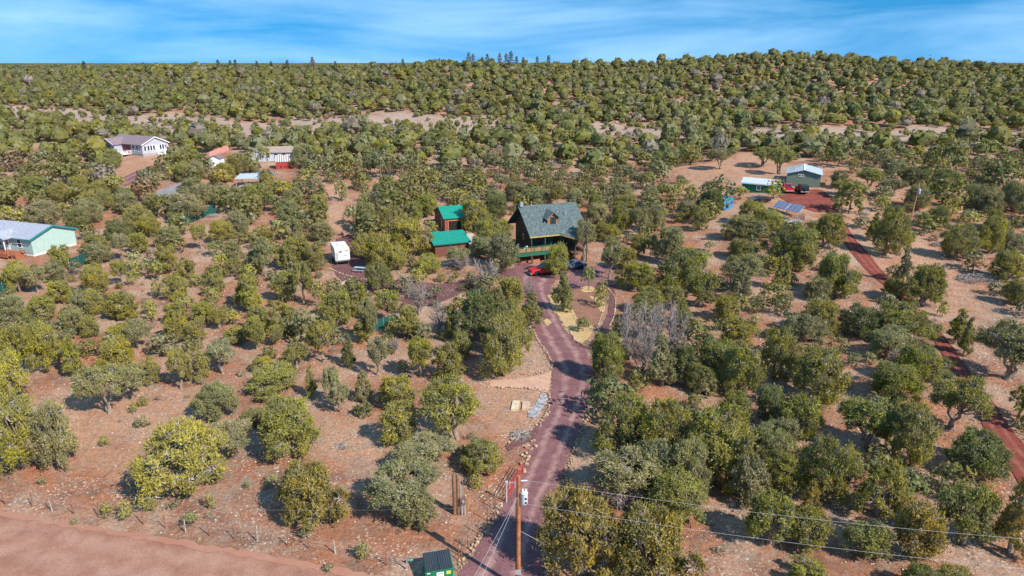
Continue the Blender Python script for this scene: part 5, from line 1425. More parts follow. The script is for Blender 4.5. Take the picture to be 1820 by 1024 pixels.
# ------------------------------------------------------------------ vehicles
def wheel_mesh(r, w):
    return MB().lathe([(r * .62, -w / 2), (r * .95, -w / 2), (r, -w / 3), (r, w / 3), (r * .95, w / 2), (r * .62, w / 2)], n=18).mesh('tyre', M_BLACK), MB().lathe([(r * .1, -w * .42), (r * .6, -w * .46), (r * .62, 0), (r * .6, w * .46), (r * .1, w * .42)], n=12).mesh('rim', M_STEEL)
def vehicle(kind, loc, rz, paint, label, name, cat, Lg=5.3, Wd=1.9, group=None):
    """front towards +x; side outline swept across the width, glasshouse narrower, wheels in arches"""
    v = empty(name, loc, rz, label, cat, group)
    hw = Wd / 2; h = Lg / 2; r = 0.40
    fx, rx = h - 0.95, -h + 1.15
    def arch(cx):
        return [(cx + (r + .09) * math.cos(a), r + (r + .09) * math.sin(a)) for a in (math.pi, 2.5, 1.9, 1.25, .65, 0.0)]
    fr = list(reversed(arch(fx))); re = list(reversed(arch(rx)))
    bot = [(h - .05, .42)] + [(x, max(z, .38)) for x, z in fr] + [(x, max(z, .38)) for x, z in re] + [(-h, .45)]
    if kind == 'pickup':
        top = [(-h, 1.12), (-h + 1.75, 1.12), (-h + 1.8, 1.10), (h - 1.6, 1.14), (h - .2, 1.02), (h, .85)]
        cab = [(-h + 1.8, 1.10), (-h + 1.95, 1.78), (h - 2.55, 1.80), (h - 1.65, 1.13)]
    elif kind == 'jeep':
        top = [(-h, 1.12), (h - 1.3, 1.15), (h - .05, 1.10), (h, .9)]
        cab = [(-h + .02, 1.12), (-h + .1, 1.85), (h - 1.75, 1.86), (h - 1.4, 1.14)]
    else:
        top = [(-h, .95), (-h + .8, 1.02), (h - 1.5, .98), (h - .1, .80), (h, .65)]
        cab = [(-h + .6, 1.0), (-h + 1.3, 1.45), (h - 2.3, 1.46), (h - 1.4, .98)]
    body = MB().prism([(x, -hw, z) for x, z in bot + top], (0, Wd, 0)).build('body', paint, v)
    bv = body.modifiers.new('bevel', 'BEVEL'); bv.width = 0.05; bv.segments = 2
    c = MB().prism([(x, -hw + .10, z) for x, z in cab], (0, Wd - .20, 0))
    cb = c.build('cab', paint, v); bv = cb.modifiers.new('bevel', 'BEVEL'); bv.width = 0.06; bv.segments = 2
    # glass: side strips, windscreen, rear window
    zl, zh = cab[0][1] + .12, cab[1][1] - .10
    def lx(a, b, z): return a[0] + (b[0] - a[0]) * (z - a[1]) / (b[1] - a[1])
    xr0, xr1 = lx(cab[0], cab[1], zl) + .14, lx(cab[0], cab[1], zh) + .14
    xf0, xf1 = lx(cab[3], cab[2], zl) - .16, lx(cab[3], cab[2], zh) - .12
    mid = (xr0 + xf0) / 2
    for s in (-1, 1):
        for q in ([(xr0, zl), (mid - .05, zl), (mid - .05, zh), (xr1, zh)], [(mid + .05, zl), (xf0, zl), (xf1, zh), (mid + .05, zh)]):
            MB().prism([(x, s * (hw - .10), z) for x, z in q], (0, s * .012, 0)).build('side_window', M_GLASS, v)
    def glass(a, b, nm, off):
        z0, z1 = a[1] + .10, b[1] - .10
        x0, x1 = lx(a, b, z0) + off, lx(a, b, z1) + off
        MB().prism([(x0, -hw + .22, z0), (x0, hw - .22, z0), (x1, hw - .26, z1), (x1, -hw + .26, z1)], (off, 0, 0)).build(nm, M_GLASS, v)
    glass(cab[3], cab[2], 'windscreen', 0.012)
    glass(cab[0], cab[1], 'rear_window', -0.012)
    if kind == 'pickup':
        MB().box(-h + .12, -hw + .12, 1.125, -h + 1.7, hw - .12, 1.14).build('bed_liner', M_BLACK, v)
    if kind == 'jeep':
        MB().tube((-h - .02, 0, 1.05), (-h - .26, 0, 1.05), .36, .36, 16).build('spare_wheel', M_BLACK, v)
    tm, rm = wheel_mesh(r, .26)
    for x in (fx, rx):
        for s in (-1, 1):
            w = link('wheel', tm, v, (x, s * (hw - .10), r)); w.rotation_euler = (math.pi / 2, 0, 0); link('rim', rm, w)
    lamp = pmat('headlamp_lens', (0.75, 0.77, 0.8), 0.2, 0.03); tl = pmat('tail_lamp', (0.35, 0.01, 0.01), 0.3, 0.1)
    zt = top[-1][1]
    for s in (-1, 1):
        MB().box(h - .02, s * (hw - .38), zt - .28, h + .02, s * (hw - .1), zt - .08).build('headlight', lamp, v)
        MB().box(-h - .02, s * (hw - .16), .75, -h + .02, s * (hw - .02), 1.02).build('tail_light', tl, v)
        MB().box(fx - .95, s * hw, 1.05, fx - .8, s * (hw + .18), 1.22).build('mirror', M_BLACK, v)
    MB().box(h - .03, -hw + .4, zt - .3, h + .015, hw - .4, zt - .06).build('grille', M_BLACK, v)
    MB().box(h - .06, -hw + .03, .38, h + .10, hw - .03, .56).build('front_bumper', M_STEEL, v)
    MB().box(-h - .12, -hw + .03, .42, -h + .02, hw - .03, .60).build('rear_bumper', M_STEEL, v)
    return v
RED = pmat('red_car_paint', (0.52, 0.014, 0.022), 0.3, 0.05, spec=0.5, coat=0.6)
NAVY = pmat('dark_green_car_paint', (0.012, 0.025, 0.026), 0.3, 0.1, coat=0.6)
DARKR = pmat('dark_maroon_paint', (0.03, 0.012, 0.016), 0.3, 0.1, coat=0.5)
BLUEG = pmat('blue_grey_paint', (0.10, 0.13, 0.19), 0.35, 0.1, coat=0.4)
vehicle('pickup', P(966, 487), R(200), RED, 'red pickup truck parked on the purple cinder drive below the cabin', 'pickup_truck', 'truck', 4.9, 1.85)
vehicle('sedan', P(1018, 478), R(195), BLUEG, 'blue-grey car half hidden behind the tree right of the cabin', 'parked_car', 'car', 4.4, 1.8)
vehicle('pickup', P(1398, 340), R(84), RED, 'red pickup seen from behind, beside the grey-green metal building', 'pickup_truck', 'truck', 4.8, 1.9)
vehicle('jeep', P(1424.5, 342), R(86), NAVY, 'black boxy off-road car parked right of the red pickup', 'offroad_car', 'car', 4.2, 1.85)
vehicle('sedan', P(1349, 360), R(186), DARKR, 'dark maroon car parked below the green shed', 'parked_car', 'car', 4.5, 1.8)
vehicle('jeep', P(1385, 331), R(80), NAVY, 'dark vehicle in the gap between green shed and metal building', 'offroad_car', 'car', 4.2, 1.8)

# ------------------------------------------------------------------ camper trailer and picnic table
def camper():
    c = empty('camper_trailer', P(597, 472), R(22), 'white camper trailer with dark swoosh graphics parked among junipers', 'camper')
    wh = pmat('white_gelcoat', (0.74, 0.77, 0.80), 0.35, 0.04, 1, coat=0.3)
    # outline seen from the side (y back, z up), swept across the width
    ol = [(0.05, .75), (0, 1.0), (-.02, 2.2), (.2, 2.75), (.5, 2.85), (5.0, 2.85), (5.3, 2.65), (5.3, .75)]
    b = MB().prism([(0, y, z) for y, z in ol], (2.45, 0, 0)).build('body', wh, c)
    m = b.modifiers.new('bevel', 'BEVEL'); m.width = .06; m.segments = 2
    MB().box(.06, .12, .5, 2.39, 5.2, .76).build('skirt', pmat('grey_skirt', (0.28, 0.27, 0.29), 0.7, 0.15), c)
    MB().box(-.012, .08, .78, 0.0, 5.2, 1.35).build('side_band', pmat('pale_grey_band', (0.52, 0.52, 0.58), 0.5, 0.06), c)
    dk = pmat('charcoal_graphic', (0.06, 0.075, 0.085), 0.4, 0.1)
    MB().prism([(.35, -.045, 2.25), (.9, -.045, 2.45), (1.5, -.045, 2.62), (1.0, -.045, 2.33), (1.35, -.045, 2.15)], (0, .03, 0)).build('swoosh', dk, c)
    MB().prism([(1.7, -.045, 2.45), (2.2, -.045, 2.5), (2.25, -.045, 2.35), (1.75, -.045, 2.3)], (0, .03, 0)).build('swoosh', dk, c)
    MB().prism([(.15, -.04, 1.0), (.45, -.04, 1.0), (.5, -.04, 2.2), (.12, -.04, 2.2)], (0, .03, 0)).build('corner_panel', pmat('grey_green_panel', (0.36, 0.42, 0.38), 0.5, 0.08), c)
    MB().box(1.3, -.04, 1.55, 2.0, -.012, 1.6).build('stripe', dk, c)
    for y, w in ((0.8, 1.0), (3.2, 1.1)):
        f = MB().box(-.03, y, 1.75, 0.0, y + w, 2.5).build('window', M_BLACK, c); MB().box(-.04, y + .06, 1.81, -.03, y + w - .06, 2.44).build('pane', M_GLASS, f)
    d = MB().box(-.03, 4.4, .8, 0, 5.0, 2.6).build('door', wh, c); MB().box(-.06, 4.85, 1.7, -.03, 4.92, 1.8).build('handle', M_BLACK, d)
    MB().box(.8, 2.2, 2.85, 1.6, 3.1, 3.1, .08).build('air_conditioner', M_WHITE, c)
    for y in (1.1, 4.0): MB().box(.9, y, 2.85, 1.4, y + .5, 2.95).build('roof_vent', M_WHITE, c)
    tm, rm = wheel_mesh(.36, .24)
    for x in (.1, 2.35):
        for y in (2.6, 3.5):
            w = link('wheel', tm, c, (x, y, .36)); w.rotation_euler = (0, math.pi / 2, 0); link('rim', rm, w)
    MB().box(.1, -.2, .48, 2.35, .04, .66).build('rear_bumper', M_BLACK, c)
    for x in (.3, 2.1): MB().box(x, .3, 0, x + .1, .4, .5).build('stabiliser', M_STEEL, c)
camper()
def picnic():
    t = empty('picnic_table', P(640, 483), R(-12), 'blue-grey picnic table with benches right of the camper trailer', 'table')
    blue = pmat('blue_grey_plastic', (0.33, 0.40, 0.50), 0.6, 0.1)
    MB().box(-.95, -.38, .70, .95, .38, .75).build('table_top', blue, t)
    for y in (-.75, .75): MB().box(-.95, y - .15, .42, .95, y + .15, .46).build('bench', blue, t)
    for x in (-.6, .6):
        MB().bar((x, -.7, 0), (x, .25, .7), .06).bar((x, .7, 0), (x, -.25, .7), .06).bar((x, -.8, .4), (x, .8, .4), .05).build('leg_frame', M_STEEL, t)
picnic()

# ------------------------------------------------------------------ near utility pole, wires, transformer
WOOD_POLE = pmat('orange_brown_pole', (0.36, 0.14, 0.055), 0.8, 0.3, 3, col2=(0.22, 0.085, 0.04))
WIRE = pmat('pale_wire', (0.48, 0.47, 0.50), 0.6, 0.05)
def sag(a, b, s, n=14):
    a, b = Vector(a), Vector(b)
    return [a.lerp(b, i / n) - Vector((0, 0, s * 4 * (i / n) * (1 - i / n))) for i in range(n + 1)]
def near_pole():
    base = P(921, 1046)
    ht = ztop(921, 846, base.y) - base.z
    p = empty('utility_pole', base, 0, 'tall orange-brown utility pole with grey transformer in the foreground', 'utility pole')
    MB().tube((0, 0, -.5), (0, 0, ht), .165, .12, 14).build('pole', WOOD_POLE, p)
    def zz(py): return ztop(921, py, base.y) - base.z
    zt = zz(893)
    tr = MB().lathe([(.02, 0), (.20, 0), (.22, .05), (.22, .72), (.24, .74), (.24, .80), (.12, .88), (.02, .9)], (.36, -.1, zt), 18).build('transformer', pmat('transformer_grey', (0.50, 0.54, 0.60), 0.4, 0.08), p)
    for k in (-1, 1): MB().lathe([(.02, 0), (.05, 0), (.07, .05), (.05, .1), (.07, .15), (.04, .2), (.01, .25)], (.36 + .1 * k, -.1, zt + .84), 10).build('bushing', M_WHITE, tr)
    for dz in (.12, .42): MB().box(.40, -.335, zt + dz, .52, -.31, zt + dz + .12).build('marking', M_DARK, tr)
    MB().box(.1, -.16, zt + .15, .2, -.04, zt + .25).box(.1, -.16, zt + .55, .2, -.04, zt + .65).build('bracket', M_STEEL, p)
    # cut-outs and arresters on a short arm to the left
    za = zz(858)
    MB().bar((-.05, 0, za), (-.6, 0, za + .02), .045).build('cross_arm', M_STEEL, p)
    for x in (-.22, -.56):
        MB().tube((x, -.06, za - .35), (x, -.06, za + .2),   .025, .025, 8).tube((x, -.08, za - .05), (x, -.08, za + .08), .04, .04, 8).build('cutout', M_STEEL, p)
    MB().tube((.16, 0, ht - .35), (.55, 0, ht - .33), .045, .03, 8).build('insulator', M_WHITE, p)
    MB().box(-.19, -.2, zz(1018), .19, -.15, zz(1010)).build('tag_plate', M_STEEL, p)
    MB().path([Vector((-.17, -.03, .2)), Vector((-.17, -.03, zt)), Vector((-.1, -.1, zt + .6))], .018).build('conduit', M_DARK, p)
    top = base + Vector((0, 0, ht))
    W_ = lambda pts, nm, lab, r=.017: tag(MB().path(pts, r, 5).build(nm, WIRE if r > .006 else pmat('dull_wire', (0.2, 0.17, 0.17), 0.7, 0.1)), lab, 'cable', 'cables at the near pole')
    a1 = base + Vector((.55, 0, ht - .33)); a2 = base + Vector((.12, 0, zt - .05))
    d1 = P(1820, 963, z=a1.z - .9); d2 = P(1820, 1013, z=a2.z - .7)
    e1 = a1 + (d1 - a1) * 1.5; e2 = a2 + (d2 - a2) * 1.5
    e1.z = a1.z; e2.z = a2.z
    W_(sag(a1, e1, .8, 24), 'power_line', 'upper pale cable running right from the near pole over the trees', .0062)
    W_(sag(a2, e2, .7, 24), 'power_line', 'lower pale cable running right from below the transformer', .0062)
    pe = empty('utility_pole', (e1.x, e1.y, tz(e1.x, e1.y)), 0, 'next utility pole along the line, beyond the right edge', 'utility pole')
    MB().tube((0, 0, -.5), (0, 0, e1.z - tz(e1.x, e1.y) + .4), .165, .12, 12).build('pole', WOOD_POLE, pe)
    # to the left
    for nm, py0, px, py, z0, lab in (('a', 850, 560, 845, ht - .1, 'thin upper cable running left from the near pole'), ('b', 905, 560, 905, zt - .3, 'thin lower cable running left from the near pole')):
        a = base + Vector((-.12, 0, z0)); d = P(px, py, z=a.z - .6); e = a + (d - a) * 3.2; e.z = a.z
        W_(sag(a, e, .8, 20), 'power_line', lab, .0055)
    # service drops towards the road and a guy
    for x, px, lab in ((-.1, 836, 'left one of two service cables falling towards the road'), (-.05, 852, 'right one of two service cables falling towards the road')):
        a = base + Vector((x, -.1, zt + .45)); d = P(px, 1030, z=a.z - 2.2); e = a + (d - a) * 1.9
        W_(sag(a, e, .25, 12), 'service_cable', lab, .0068)
        e_end = e
    pe2 = empty('utility_pole', (e_end.x, e_end.y, 0), 0, 'utility pole across the dirt road, below the bottom edge', 'utility pole')
    MB().tube((0, 0, -.5), (0, 0, e_end.z + .4), .15, .12, 12).build('pole', WOOD_POLE, pe2)
    g = P(1000, 1000); g.x += 1.2
    W_([base + Vector((.12, 0, zz(944))), g], 'guy_wire', 'straight guy wire from the near pole down into the golden juniper', .011)
near_pole()

def far_pole(px, base_y, top_y, label, tf=True, r=.14):
    base = P(px, base_y)
    ht = ztop(px, top_y, base.y) - base.z
    p = empty('utility_pole', base, 0, label, 'utility pole')
    MB().tube((0, 0, -.4), (ht * .05 if tf else 0, 0, ht), r, r * .75, 10).build('pole', pmat('tan_pole', (0.40, 0.23, 0.10), 0.8, 0.25, 3), p)
    if tf:
        MB().lathe([(.02, 0), (.24, 0), (.26, .8), (.1, .95), (.02, .96)], (ht * .045 + .05, -.38, ht - 2.1), 12).build('transformer', M_STEEL, p)
        MB().box(ht * .045 - .08, -.2, ht - 1.8, ht * .045 + .1, -.08, ht - 1.6).build('bracket', M_STEEL, p)
    return base + Vector((0, 0, ht))
t1 = far_pole(1614, 411, 324, 'tan utility pole with transformer standing beside the red cinder road')
t2 = far_pole(337, 262, 240, 'slim wooden pole behind the yellow-green tree near the lavender house', False, .12)
t3 = far_pole(1522, 327, 303, 'short slender post beside the big grey-green metal building', False, .07)
tag(MB().path(sag(t1 + Vector((.3, -.2, -.6)), P(1830, 520, z=8.0), .7, 16), .012, 4).build('power_line', WIRE), 'thin cable dropping from the far pole towards the lower right', 'cable')

# ------------------------------------------------------------------ gate, meter post, dumpster, sign
def gate():
    a, b = P(900, 893), P(930, 842)
    d = b - a
    g = empty('farm_gate', a, math.atan2(d.y, d.x), 'open red tubular farm gate with pale post beside the driveway', 'gate')
    L = min(d.length, 4.6)
    rd = pmat('red_gate_paint', (0.42, 0.05, 0.04), 0.6, 0.2)
    for z in (.25, .5, .75, 1.0, 1.25): MB().tube((.15, 0, z), (L, 0, z), .03, .03, 7).build('rail', rd, g)
    for x in (.15, L * .33, L * .66, L): MB().tube((x, 0, .2), (x, 0, 1.3), .03, .03, 7).build('upright', rd, g)
    MB().tube((0, 0, -.3), (0, 0, 1.8), .06, .06, 10).build('gate_post', pmat('pale_pipe', (0.45, 0.46, 0.48), 0.5, 0.1), g)
    MB().box(-.09, -.1, 1.7, .09, .1, 1.92).build('post_cap', pmat('post_cap_grey', (0.45, 0.5, 0.56), 0.5, 0.1), g)
gate()
def meter_post():
    m = empty('meter_post', P(812, 914), R(8), 'pair of weathered timber posts with grey conduit and meter box', 'meter post')
    wd = pmat('weathered_timber', (0.24, 0.125, 0.07), 0.9, 0.3, 4)
    for x, h in ((-.17, 3.6), (.13, 3.55)): MB().tube((x, 0, -.3), (x, 0, h), .14, .13, 10).build('post', wd, m)
    MB().tube((.33, -.1, 0), (.33, -.1, 2.7), .045, .045, 8).build('conduit', M_STEEL, m)
    MB().box(.30, -.34, 1.0, .66, -.06, 1.6).build('meter_box', pmat('box_brown_grey', (0.16, 0.10, 0.09), 0.7, 0.2), m)
    MB().tube((.48, -.34, 1.35), (.48, -.44, 1.35), .1, .1, 12).build('meter', M_STEEL, m)
    for x in (.36, .58): MB().box(x, -.25, 0, x + .1, -.15, 1.0).build('box_leg', M_STEEL, m)
meter_post()
def text_mesh(txt, size, mat, name='lettering', ext=0.004):
    cu = bpy.data.curves.new(name, 'FONT'); cu.body = txt; cu.size = size; cu.align_x = 'CENTER'; cu.align_y = 'CENTER'; cu.extrude = ext
    ob = bpy.data.objects.new(name, cu); COL.objects.link(ob)
    dg = bpy.context.evaluated_depsgraph_get()
    me = bpy.data.meshes.new_from_object(ob.evaluated_get(dg))
    bpy.data.objects.remove(ob); bpy.data.curves.remove(cu)
    me.name = name; me.materials.clear(); me.materials.append(mat)
    return me
def dumpster():
    a, rot, L = frame((757, 1040), (797, 1031))
    rot = R(14)
    d = empty('dumpster', a, rot, 'green steel dumpster with ribbed black plastic lids at the roadside', 'dumpster')
    gr = pmat('dumpster_green', (0.012, 0.19, 0.09), 0.5, 0.15, 3)
    bl = pmat('black_plastic_lid', (0.035, 0.048, 0.06), 0.55, 0.1)
    Lx = 1.85
    MB().prism([(0, 0, .12), (0, 1.3, .12), (0, 1.35, 1.42), (0, -.02, 1.05)], (Lx, 0, 0)).build('body', gr, d)
    MB().box(-.04, -.07, .98, Lx + .04, -.025, 1.06).build('rim', gr, d)
    for x in (-.1, Lx): MB().box(x, .25, .5, x + .1, 1.0, .75).build('fork_pocket', gr, d)
    for x in (.1, Lx - .22):
        for y in (.12, 1.1): MB().tube((x, y + .05, .07), (x + .1, y + .05, .07), .07, .07, 10).build('caster', M_BLACK, d)
    for k in range(2):
        x0 = .01 + k * (Lx / 2)
        lid = MB().slab([(x0, -.06, 1.09), (x0 + Lx / 2 - .03, -.06, 1.09), (x0 + Lx / 2 - .03, 1.36, 1.48), (x0, 1.36, 1.48)], .04).build('lid', bl, d)
        rb = MB().bar((0, -.04, 1.11), (0, 1.34, 1.49), .06, .05).mesh('rib', bl)
        for q in range(6): link('rib', rb, lid, (x0 + .08 + q * .15, 0, 0))
    st = pmat('white_sticker', (0.74, 0.80, 0.78), 0.5, 0.04)
    s = MB().box(.74, -.035, .42, 1.22, -.012, .86).build('sticker', st, d)
    def put_text(txt, size, x, z, mat, parent, y=-.05):
        q = link('lettering', text_mesh(txt, size, mat), parent, (x, y, z)); q.rotation_euler = (math.pi / 2, 0, 0)
    put_text('WM', .20, .98, .73, M_BLACK, s, -.037)
    for q in range(3): MB().box(.80, -.038, .47 + q * .055, 1.16 - q * .06, -.0355, .492 + q * .055).build('print_line', pmat('faded_print', (0.36, 0.42, 0.40), 0.6, 0.05), s)
    y = MB().box(1.40, -.035, .62, 1.68, -.012, .86).build('yellow_sticker', pmat('yellow_sticker', (0.70, 0.66, 0.12), 0.5, 0.05), d)
    MB().box(1.44, -.038, .68, 1.64, -.0355, .70).box(1.44, -.038, .76, 1.64, -.0355, .78).build('print', M_BLACK, y)
    MB().box(.12, -.03, .86, .32, -.012, .95).build('number_plate', st, d)
dumpster()
def address_sign():
    a = P(731, 1004)
    s = empty('address_sign', a, R(-4), 'small green oval address sign with white digits near the dumpster', 'sign')
    pl = [(0.34 * math.cos(t * math.pi / 8), -.02, .42 + .16 * math.sin(t * math.pi / 8)) for t in range(16)]
    p = MB().prism(pl, (0, .02, 0)).build('plate', pmat('sign_green', (0.01, 0.22, 0.14), 0.5, 0.08), s)
    q = link('lettering', text_mesh('1195', .22, M_WHITE), p, (0, -.024, .42)); q.rotation_euler = (math.pi / 2, 0, 0)
    MB().box(-.025, 0, -.1, .025, .03, .6).build('stake', M_STEEL, s)
address_sign()

# ------------------------------------------------------------------ fences
def wire_fence(pts, label, rusty, lean=0.12, seed=4, h=1.25):
    rg = random.Random(seed)
    G_ = [P(*p) for p in pts]
    f = empty('wire_fence', G_[0], 0, label, 'fence')
    o = G_[0]
    tops = []
    mats = [pmat('rust_post', (0.23, 0.105, 0.07), 0.9, 0.25, 6), pmat('grey_stake', (0.42, 0.34, 0.29), 0.95, 0.25, 5)]
    for i, p in enumerate(G_):
        tp = p - o + Vector((rg.uniform(-lean, lean), rg.uniform(-lean, lean), h * rg.uniform(.88, 1.08)))
        m = mats[0] if (rusty or i % 3) else mats[1]
        MB().tube(p - o - Vector((0, 0, .2)), tp, .045 if m is mats[0] else .06, .035, 6).build('post', m, f)
        tops.append((p - o, tp))
    for k in (.35, .65, .95):
        MB().path([a.lerp(b, k) for a, b in tops], .009, 4).build('wire', pmat('barbed_wire', (0.30, 0.24, 0.22), 0.7, 0.1), f)
RF = [(-60, 882), (11, 897), (57, 901), (93, 909), (133, 914), (175, 919), (221, 926), (255, 933), (294, 939), (330, 947), (373, 952), (416, 958), (457, 962), (511, 970), (549, 975), (596, 984), (643, 996), (687, 1005), (722, 1012)]
wire_fence(RF, 'leaning wire fence with thin posts along the dirt road', False)
wire_fence([(815, 996), (821, 990), (832, 975), (850, 949), (866, 926), (880, 905), (893, 893)], 'rusty post and wire fence climbing from the road to the red gate', True, .05, 6)
def netting(pts, label, h=1.6):
    G_ = [P(*p) for p in pts]
    f = empty('netting_fence', G_[0], 0, label, 'fence', 'green netting fences')
    o = G_[0]
    net = pmat('dark_green_netting', (0.012, 0.085, 0.078), 0.8, 0.2, 2)
    for a, b in zip(G_[:-1], G_[1:]):
        a, b = a - o, b - o
        n = (b - a).cross(Vector((0, 0, 1))).normalized() * .03
        MB().prism([a + Vector((0, 0, .05)), b + Vector((0, 0, .05)), b + Vector((0, 0, h)), a + Vector((0, 0, h))], n).build('netting', net, f)
    for p in G_: MB().tube(p - o - Vector((0, 0, .2)), p - o + Vector((0, 0, h + .1)), .04, .04, 6).build('post', M_STEEL, f)
netting([(-6, 534), (8, 527), (18, 522)], 'short run of dark green netting fence at the left edge of the photo', 2.0)
netting([(125, 482), (142, 475), (160, 467)], 'dark green netting fence right of the mint green house', 2.0)
netting([(320, 403), (352, 391), (384, 379)], 'dark green netting fence below the grey gravel drive', 2.0)
netting([(630, 597), (655, 592), (682, 584), (705, 576)], 'dark green netting fence among slim trunks below the camper', 1.5)

# ------------------------------------------------------------------ stone edging
STONES = []
for i in range(5):
    rg = random.Random(400 + i)
    bm = bmesh.new(); bmesh.ops.create_icosphere(bm, subdivisions=1, radius=0.5)
    for v in bm.verts: v.co = Vector((v.co.x * rg.uniform(.75, 1.2), v.co.y * rg.uniform(.65, 1.05), v.co.z * rg.uniform(.6, .85)))
    me = bpy.data.meshes.new('stone'); bm.to_mesh(me); bm.free()
    me.materials.append(pmat('limestone_%d' % (i % 3), ((0.43, 0.30, 0.19), (0.36, 0.245, 0.18), (0.46, 0.36, 0.26))[i % 3], 0.95, 0.25, 4, bump=0.4, bscale=8))
    STONES.append(me)
def stones(pts, label, size=.34, step=.36, spread=.12, seed=2, side=0, maxn=200, tall=1.0):
    rg = random.Random(seed)
    L = [P(*p) for p in pts]
    ln = sum((b - a).length for a, b in zip(L[:-1], L[1:]))
    n = min(maxn, max(4, int(ln / step)))
    line = resample(L, n)
    f = empty('stone_border', line[0], 0, label, 'stone edging', 'stone borders along the drive and paths')
    for p in line:
        s = size * rg.uniform(.4, 1.5)
        x, y = p.x + rg.uniform(-spread, spread), p.y + rg.uniform(-spread, spread)
        o = link('stone', rg.choice(STONES), f, Vector((x, y, tz(x, y) + .05 + s * .22)) - line[0])
        o.scale = (s, s * rg.uniform(.8, 1.1), s * tall); o.rotation_euler = (0, 0, rg.uniform(0, 6.28))
stones([(816, 1004), (840, 975), (858, 950), (875, 922), (893, 896)], 'pale stones edging the lower left side of the driveway by the pole', .22, .16, .3, 1)
stones([(925, 836), (934, 815), (944, 795), (946, 785)], 'heap-like row of tan stones left of the driveway above the gate', .28, .14, .4, 2)
stones([(899, 791), (920, 777), (945, 763), (962, 750), (973, 735), (977, 716), (976, 698)], 'curved row of stones around the concrete tank lids', .22, .18, .18, 3)
stones([(976, 696), (950, 692), (915, 690), (885, 690)], 'low stone row along the back of the tank lid bed', .3, .34, .1, 4)
stones([(925, 666), (955, 664), (975, 658), (982, 650), (976, 634), (965, 618), (952, 598), (946, 580)], 'tan stone kerb curving along the left of the upper driveway', .2, .18, .12, 5)
stones([(1003, 855), (1014, 822), (1026, 790), (1040, 752), (1048, 725), (1055, 700), (1059, 680)], 'stone row along the right side of the driveway', .2, .18, .18, 6)
stones([(984, 548), (996, 566), (1008, 586), (1019, 598), (1022, 606), (1030, 611)], 'pale stones between the straw bed and driveway', .3, .3, .06, 7)
stones([(1005, 541), (1016, 556), (1024, 572), (1029, 585)], 'thin pale edging between straw bed and brown bed', .22, .24, .03, 8)
stones([(1076, 510), (1088, 522), (1094, 535), (1093, 552), (1090, 566), (1084, 580)], 'curved pale edging along the outer side of the garden path', .24, .24, .03, 9)
stones([(1074, 542), (1070, 558), (1064, 575), (1060, 592)], 'straight pale edging along the inner side of the garden path', .22, .24, .03, 10)
stones([(700, 503), (715, 513), (726, 522), (720, 527), (705, 528)], 'pale hooked stone edging in the bed below the teal-roofed shed', .26, .26, .03, 11)
stones([(707, 485), (716, 494), (722, 500)], 'short pale stone edging left of the teal-roofed shed', .26, .26, .03, 12)
stones([(585, 478), (600, 484), (615, 490), (640, 496), (660, 500)], 'wavy stone edging in front of the camper trailer', .28, .3, .08, 13)
stones([(486, 440), (492, 450), (494, 460), (490, 466)], 'curved pale edging left of the camper trailer', .26, .3, .05, 14)
# long pale plank lying on the ground below the camper
pl = P(601, 511); pe = P(621, 497)
tag(MB().bar(pl + Vector((0, 0, .12)), pe + Vector((0, 0, .12)), .55, .12).build('plank', pmat('bleached_plank', (0.50, 0.36, 0.31), 0.9, 0.15)), 'long bleached plank lying on the ground below the camper', 'plank')
# concrete tank lids and gravel
def lid(px, py, sx, sy, rz, label, col):
    c = P(px, py)
    o = empty('tank_lid', c, rz, label, 'slab', 'concrete lids in the bed')
    m = MB().box(-sx / 2, -sy / 2, -.05, sx / 2, sy / 2, .16, .02).build('slab', pmat('lid_concrete_%s' % label[:4], col, 0.9, 0.15, 3), o)
    MB().box(-.2, -.03, .16, .2, .03, .22).build('lift_handle', M_STEEL, o)
lid(916, 722, .75, 1.9, R(-6), 'pale cream rectangular slab lying in the stone-edged bed', (0.56, 0.48, 0.34))
lid(935, 722, .8, 1.6, R(-4), 'tan rectangular slab right of the cream one', (0.52, 0.36, 0.26))
patch('gravel_heap', [(938, 735), (955, 712), (962, 700), (972, 706), (968, 722), (952, 742), (940, 742)], pmat('pale_gravel', (0.34, 0.32, 0.335), 0.95, 0.4, 3.5, bump=0.8, bscale=6), 0.09)

# ------------------------------------------------------------------ brush piles of bleached branches
def brush(px, py, wpx, label, n=160, hgt=.9, seed=1):
    rg = random.Random(seed)
    c = P(px, py); _, _, zc = project(c)
    w = wpx * zc / FPX
    mb = MB()
    for i in range(n):
        a = rg.uniform(0, 6.283); r = w / 2 * math.sqrt(rg.random()); rz = rg.uniform(0, 6.283)
        ln = rg.uniform(.6, 1.6)
        q = Vector((r * math.cos(a), r * math.sin(a) * .7, rg.uniform(.05, hgt * (1 - (2 * r / w) ** 2) + .1)))
        d = Vector((math.cos(rz), math.sin(rz), rg.uniform(-.25, .4))) * ln / 2
        k = q + Vector((rg.uniform(-.1, .1), rg.uniform(-.1, .1), rg.uniform(-.1, .15)))
        e = q + d; e.z = max(e.z, .03); s = q - d; s.z = max(s.z, .03)
        mb.tube(s, k, .035, .028, 4, False).tube(k, e, .028, .012, 4, False)
    o = mb.build('brush_pile', M_GREYWOOD, None, c)
    tag(o, label, 'brush pile', 'piles of dead branches')
brush(1735, 498, 70, 'big pile of grey dead branches right of the red road', 260, 1.1, 1)
brush(1632, 385, 22, 'small bleached pile of branches at the foot of the far pole', 90, .9, 2)
brush(1665, 437, 18, 'whitish twig heap under the trees right of the far pole', 80, .8, 3)
brush(1535, 382, 14, 'small white heap of branches right of the red road bend', 50, .5, 4)
brush(1620, 850, 40, 'flat heap of bleached sticks on the red clearing at lower right', 110, .35, 5)
brush(1450, 720, 26, 'grey stump and branch heap between junipers right of the driveway', 70, .8, 6)
